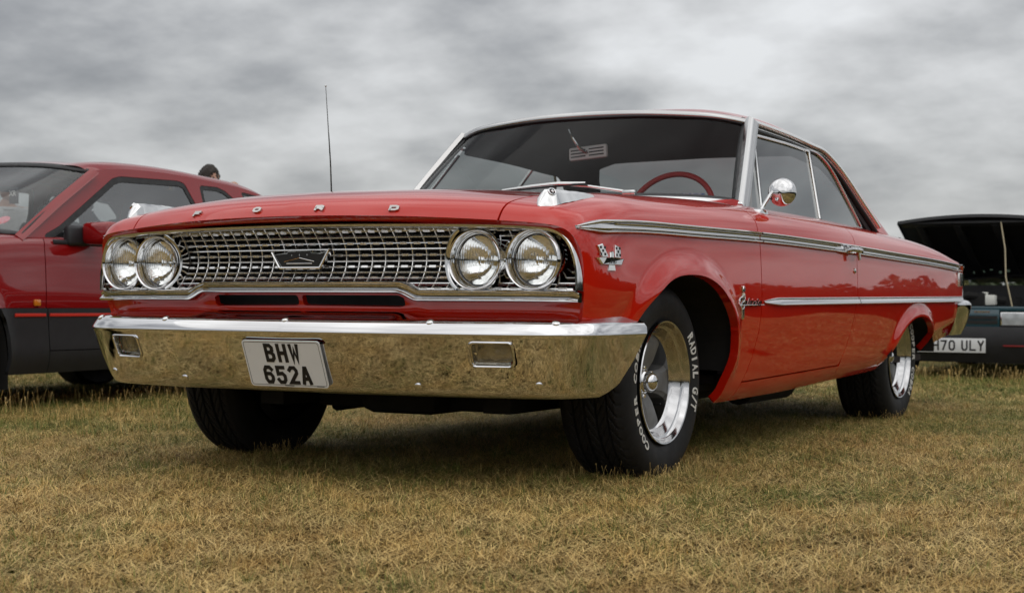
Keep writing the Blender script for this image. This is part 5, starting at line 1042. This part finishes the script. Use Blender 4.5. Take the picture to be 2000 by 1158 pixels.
mb = MB(); mb.box((.13, -.012, .452), (.115, .004, .013)); mb.box((-.13, -.012, .452), (.115, .004, .013)); mb.box((.13, -.012, .487), (.115, .004, .013)); mb.box((-.13, -.012, .487), (.115, .004, .013)); mb.build('grille_slot', black, gp, smooth=False)
mb = MB(); mb.box((.13, -.012, .531), (.06, .002, .006)); mb.build('grille_script', chrome2, gp, smooth=False)
mb = MB(); mb.box((0, .10, .555), (.70, .10, .018), None, .006); mb.build('slam_panel', teal, rc, auto=40)
for sg in (1, -1):
    mb = MB(); mb.box((sg*.45, .03, .476), (.185, .04, .054), None, .008); hl = mb.build('headlamp', chrome2, rc, auto=40)
    mb = MB(); mb.box((sg*.45, -.012, .476), (.172, .004, .046), None, .003); mb.build('lens', mat('dusty_lamp_glass', (.45, .48, .50), .15, coat=1., var=.25, vscale=14), hl, auto=40)
    mb = MB(); mb.box((sg*.69, .05, .476), (.055, .05, .054), None, .01); mb.build('indicator', amber, hl, auto=40)
    # front wings
    V = []; 
    for y, w_, zt_, zl in ((.02, .74, .54, .40), (.25, .79, .60, .36), (.7, .80, .68, .30), (1.2, .80, .74, .22)): V += [(sg*w_, y, zl), (sg*(w_+.01), y, (zl+zt_)/2), (sg*(w_-.02), y, zt_), (sg*(w_-.12), y, zt_+.015)]
    mk('front_wing', V, [tuple(f) for f in grid_faces(4, 4)], teal, rc)
    V = [(sg*a, y, z) for a, y, z in ((.80, 1.2, .22), (.80, 3.6, .24), (.81, 3.6, .5), (.81, 1.2, .5), (.78, 1.2, .75), (.78, 3.6, .76))]; mk('body_side', V, [(0, 1, 2, 3), (3, 2, 5, 4)], teal, rc, smooth=False)
    V = [(sg*a, y, z) for a, y, z in ((.76, 1.25, .75), (.60, 1.85, 1.14), (.60, 2.9, 1.14), (.76, 3.5, .76))]; mk('side_window', V, [(0, 1, 2, 3)], hglass, rc, smooth=False)
    mb = MB(); mb.lathe([(-.17, .17), (-.18, .25), (-.16, .272), (-.02, .272), (0, .25), (0, .17)], 36, (sg*.76, .72, .268), (sg, 0, 0), (0, 0, 1)); mb.build('wheel', tyrem, rc)
    mb = MB(); mb.lathe([(-.17, .17), (-.18, .25), (-.16, .272), (-.02, .272), (0, .25), (0, .17)], 36, (sg*.76, 3.1, .268), (sg, 0, 0), (0, 0, 1)); mb.build('wheel', tyrem, rc)
# plate
mb = MB(); mb.box((-.09, -.070, .271), (.26, .004, .0555), None, .002); pl_ = mb.build('number_plate', MATS['plate_white'], rc, auto=40)
ox = -.232
for ch, gap in (('H', .0), ('7', 0), ('0', .035), ('U', 0), ('L', 0), ('Y', 0)):
    mb = MB(); w_ = .049; stroke(ch, w_, .079, .0125, mb, lambda u, v, d: (ox+u, -.0745-d, .2315+v), .0012); mb.build('plate_character', blk, pl_, smooth=False); ox += w_+.0125+gap
# open bonnet: thin pressed panel with inner ribs, on a prop rod
hinge = np.array([0, 1.32, .80]); lip = np.array([0, .26, 1.262]); dv = unit(lip-hinge); Lb = np.linalg.norm(lip-hinge); nb_ = np.cross(np.array([1., 0, 0]), dv); nb_ = nb_ if nb_[2] > 0 else -nb_
rows = []
for q in np.linspace(0, 1, 14):
    wv = .66-.05*q; rows.append([hinge+dv*Lb*q*(1-.03*(x/.66)**2*q)+np.array([x*wv/.66, 0, 0])+nb_*(.035*(1-(x/.66)**2)+.02*math.sin(q*3.1)) for x in np.linspace(-.66, .66, 20)])
V = np.array(rows).reshape(-1, 3); F = [tuple(f) for f in grid_faces(14, 20)]; Vt, Ft = flange(V, F, .02, lambda p, n: -nb_*1.)
bn = mk('bonnet', Vt, Ft, bk, rc)
Vt2, Ft2 = flange(V+nb_*.004, [f[::-1] for f in F], .004, lambda p, n: -nb_*1.); mk('bonnet_skin', V+nb_*.006, F, teal, bn)
mb = MB()
for x in (-.45, -.15, .15, .45): mb.box(hinge+dv*Lb*.5+np.array([x, 0, 0])-nb_*.004, (.03, Lb*.42, .012), np.array([[1, 0, 0], dv, nb_]), .005)
mb.box(hinge+dv*Lb*.93-nb_*.0, (.58, .035, .012), np.array([[1, 0, 0], dv, nb_]), .005); mb.build('bonnet_frame', bk, bn, auto=40)
mb = MB(); mb.tube([(.33, .12, .565), (.27, .17, .80), (.25, .24, 1.02), (.205, .30, 1.235)], .006, 6); mb.build('prop_rod', mat('rod_brass', (.35, .30, .20), .4, .8), rc)
mb = MB(); mb.box((0, .65, .46), (.66, .50, .04)); mb.box((0, 1.22, .62), (.70, .02, .13)); mb.build('engine_bay', bk, rc, smooth=False)
mb = MB(); mb.box((-.12, .62, .60), (.20, .26, .08), None, .03); mb.box((.15, .80, .56), (.10, .12, .09), None, .02); mb.tube([(-.3, .45, .60), (-.05, .35, .66), (.2, .5, .62)], .03, 8); mb.build('engine', soot, rc, auto=40)
mb = MB(); mb.box((.075, .42, .622), (.072, .05, .042), None, .015); mb.lathe([(0, .024), (.02, .024), (.024, .018), (.024, 0)], 16, (.06, .42, .662), (0, 0, 1), (1, 0, 0)); mb.build('washer_bottle', mat('milky_plastic', (.72, .72, .66), .4, var=.08), rc, auto=40)
V, F, _, _ = loft(np.array([[(-.58, 1.86, 1.14), (0, 1.80, 1.17), (.58, 1.86, 1.14)], [(-.66, 1.58, .95), (0, 1.50, .97), (.66, 1.58, .95)], [(-.73, 1.32, .765), (0, 1.22, .775), (.73, 1.32, .765)]]), 10, 16); mk('windscreen', V, F, hglass, rc)
ribbon('screen_frame', curve([(-.73, 1.30, .76), (-.66, 1.56, .945), (-.59, 1.85, 1.145), (0, 1.79, 1.178), (.59, 1.85, 1.145), (.66, 1.56, .945), (.73, 1.30, .76)], 50), np.array([0, -.6, .8]), sect(.012, .022), bk, rc)
V, F, _, _ = loft(np.array([[(-.60, 1.86, 1.145), (0, 1.81, 1.175), (.60, 1.86, 1.145)], [(-.62, 2.4, 1.16), (0, 2.4, 1.20), (.62, 2.4, 1.16)], [(-.60, 3.0, 1.13), (0, 3.05, 1.16), (.60, 3.0, 1.13)], [(-.7, 3.6, .8), (0, 3.65, .82), (.7, 3.6, .8)]]), 20, 16); mk('roof', V, F, teal, rc)
for k in range(5):
    mb = MB(); p = np.array([-.20+.07*k, 1.245+.02*(k % 2), .86+.012*(k % 3)]); mb.box(p+[0, -.02, .0], (.012, .002, .010), None, .001); mb.build('screen_sticker', mat('pale_green_sticker', (.35, .55, .42), .5), rc, auto=40)
mb = MB(); mb.tube([(-.35, 1.18, .79), (.05, 1.16, .825), (.40, 1.20, .84)], [.007, .006, .005], 6); mb.build('wiper', bk, rc)
mb = MB(); mb.box((0, 2.0, .25), (.74, 1.7, .03)); mb.box((0, 2.2, .55), (.70, .6, .20), None, .08); mb.build('underbody', soot, rc, auto=40)
# ------------------------------------------------------------------ people standing behind the hatchback
skin = mat('skin', (.48, .27, .19), .5, var=.1, vscale=20)
def person(label, x, y, h, rz, top, legs, hairc, bald=False, lean=0., hood=False):
    e = empty('person', label, 'person', (x, y, 0), rz); k = h/1.75
    J = {'pel': (0, 0, .95), 'wa': (0, -.01, 1.10), 'ch': (0, -.01-lean*.5, 1.32), 'nk': (0, -lean, 1.47), 'hd': (0, -lean-.01, 1.56), 'sl': (.19, -lean*.9, 1.42), 'sr': (-.19, -lean*.9, 1.42), 'el': (.25, .03-lean, 1.14), 'er': (-.25, .03-lean, 1.14), 'wl': (.24, -.10-lean, .92), 'wr': (-.24, -.10-lean, .92), 'hl': (.235, -.14-lean, .84), 'hr': (-.235, -.14-lean, .84), 'hpl': (.10, 0, .90), 'hpr': (-.10, 0, .90), 'kl': (.11, -.02, .49), 'kr': (-.11, -.02, .49), 'al': (.115, .03, .09), 'ar': (-.115, .03, .09), 'tl': (.125, -.14, .04), 'tr': (-.125, -.14, .04)}
    Rr = {'pel': .135, 'wa': .13, 'ch': .155, 'nk': .062, 'hd': .06, 'sl': .075, 'sr': .075, 'el': .047, 'er': .047, 'wl': .032, 'wr': .032, 'hl': .036, 'hr': .036, 'hpl': .095, 'hpr': .095, 'kl': .062, 'kr': .062, 'al': .045, 'ar': .045, 'tl': .04, 'tr': .04}
    E_ = [('pel', 'wa'), ('wa', 'ch'), ('ch', 'nk'), ('nk', 'hd'), ('ch', 'sl'), ('sl', 'el'), ('el', 'wl'), ('wl', 'hl'), ('ch', 'sr'), ('sr', 'er'), ('er', 'wr'), ('wr', 'hr'), ('pel', 'hpl'), ('hpl', 'kl'), ('kl', 'al'), ('al', 'tl'), ('pel', 'hpr'), ('hpr', 'kr'), ('kr', 'ar'), ('ar', 'tr')]
    ks = list(J); me = bpy.data.meshes.new('body'); me.from_pydata([tuple(np.array(J[q])*k) for q in ks], [(ks.index(a), ks.index(b)) for a, b in E_], []); o = bpy.data.objects.new('body', me); COL.objects.link(o)
    o.modifiers.new('s', 'SKIN'); me.skin_vertices[0].data
    for i, q in enumerate(ks): me.skin_vertices[0].data[i].radius = (Rr[q]*k*(1.15 if q in ('pel', 'wa', 'ch') else 1), Rr[q]*k*(.8 if q in ('pel', 'wa', 'ch') else 1)); me.skin_vertices[0].data[i].use_root = q == 'pel'
    ss = o.modifiers.new('d', 'SUBSURF'); ss.levels = ss.render_levels = 2
    dg = bpy.context.evaluated_depsgraph_get(); m3 = bpy.data.meshes.new_from_object(o.evaluated_get(dg)); bpy.data.objects.remove(o)
    V = np.array([v.co[:] for v in m3.vertices]); F = [list(p.vertices) for p in m3.polygons]
    # head with brow, nose, chin and ears, merged into the same figure
    hc = (np.array(J['hd'])+[0, -.012, .085])*k; nu, nv = 28, 22; HVv = []
    for i in range(nv):
        ph = math.pi*i/(nv-1)
        for j in range(nu):
            th_ = 2*math.pi*j/nu; d = np.array([math.sin(ph)*math.sin(th_), -math.sin(ph)*math.cos(th_), math.cos(ph)]); p = d*np.array([.076, .097, .115])
            front = max(0, -d[1]); p[1] -= .022*math.exp(-((d[0]/.16)**2)-((p[2]+.008)/.020)**2)*front; p[1] += .010*math.exp(-((p[2]-.014)/.012)**2)*front*(math.exp(-((abs(d[0])-.38)/.2)**2)); p[1] -= .012*math.exp(-((p[2]+.092)/.02)**2)*front; p[0] *= 1-.20*max(0, -p[2]/.115)
            p[0] += .016*np.sign(d[0])*math.exp(-((abs(d[0])-1)/.08)**2-((p[2]+.005)/.028)**2)
            HVv.append(hc+p*k)
    HFf = [(i*nu+j, i*nu+(j+1) % nu, (i+1)*nu+(j+1) % nu, (i+1)*nu+j) for i in range(nv-1) for j in range(nu)]
    n0 = len(V); V = np.vstack([V, HVv]); F += [[a+n0 for a in f] for f in HFf]
    o = mk('body', V, F, skin, e); o.data.materials.append(top); o.data.materials.append(legs); o.data.materials.append(mat('dark_shoe', (.03, .028, .025), .6))
    for p in o.data.polygons:
        z = p.center.z/k; xx = abs(p.center.x)/k; p.material_index = 0 if (z > 1.47 or (xx > .20 and z < .93 and z > .7)) else (1 if z > .93 or xx > .21 else (2 if z > .10 else 3))
    if not bald:
        HH = []; 
        for i in range(14):
            ph = math.pi*.56*i/13
            for j in range(32):
                th_ = 2*math.pi*j/32; d = np.array([math.sin(ph)*math.sin(th_), -math.sin(ph)*math.cos(th_), math.cos(ph)]); drop = -.035*max(0, d[1]) ; p = d*np.array([.086, .106, .124])*(1+.05*math.sin(th_*7+i*1.3)*math.sin(ph)+.035*math.sin(th_*13+i*2.1)); 
                if -d[1] > .55 and p[2] < .045: p = p*.90
                HH.append(hc+(p+np.array([0, 0, drop*(i/13)]))*k)
        mk('hair', HH, [(i*32+j, i*32+(j+1) % 32, (i+1)*32+(j+1) % 32, (i+1)*32+j) for i in range(13) for j in range(32)], mat('hair_'+hairc[0], hairc[1], .6, var=.3, vscale=90, bump=.5, bscale=140, bdist=.003), e)
    if hood:
        th = np.linspace(0, 2*np.pi, 24, endpoint=False); c = (np.array(J['nk'])+[0, .03, .0])*k; mb = MB(); mb.tube(c+np.c_[np.sin(th)*.10, -np.cos(th)*.085+.0, np.cos(th)*-.02+.015*0]*k, (.034+.014*np.cos(th+np.pi))*k, 10, True); mb.build('hood', top, e)
    return e
def place(u, v_top, d, **kw):      # stand a figure at distance d with its crown at image height v_top
    r = fw+r2*(u-1000)/FPX-u2*(v_top-579)/FPX; p = CAM+r*d; return p[0], p[1], p[2]/1.02
denim = mat('blue_denim', (.05, .07, .12), .8, var=.2, vscale=60)
dkt = mat('navy_sweater', (.03, .035, .05), .9, var=.2, vscale=60); wht = mat('white_hoodie', (.60, .60, .60), .85, var=.08, vscale=30); pnk = mat('dusty_pink_top', (.42, .19, .18), .85, var=.12, vscale=30); gry = mat('grey_shirt', (.22, .23, .24), .85, var=.1, vscale=30)
x, y, h = place(405, 318, 11.6); person('dark-haired person whose head shows above the hatchback roof', x, y, h, R(75), dkt, denim, ('dark', (.02, .014, .010)))
x, y, h = place(457, 350, 12.4); person('bald person just showing above the hatchback tail', x, y, h, R(30), gry, denim, ('none', (.1, .1, .1)), bald=True)
x, y, h = place(13, 335, 11.8); person('person in white hooded top seen through the hatchback windscreen', x, y, h, R(60), wht, denim, ('brown', (.05, .03, .018)), hood=True)
x, y, h = place(84, 378, 12.0); person('shorter person in dusty pink seen through the hatchback windscreen', x, y, h, R(-60), pnk, denim, ('pinkish', (.34, .17, .15)))
mk('ground',[(-60,-60,0),(60,-60,0),(60,60,0),(-60,60,0)],[(0,1,2,3)],mat('g',(.25,.17,.07),.9))['kind']='structure'
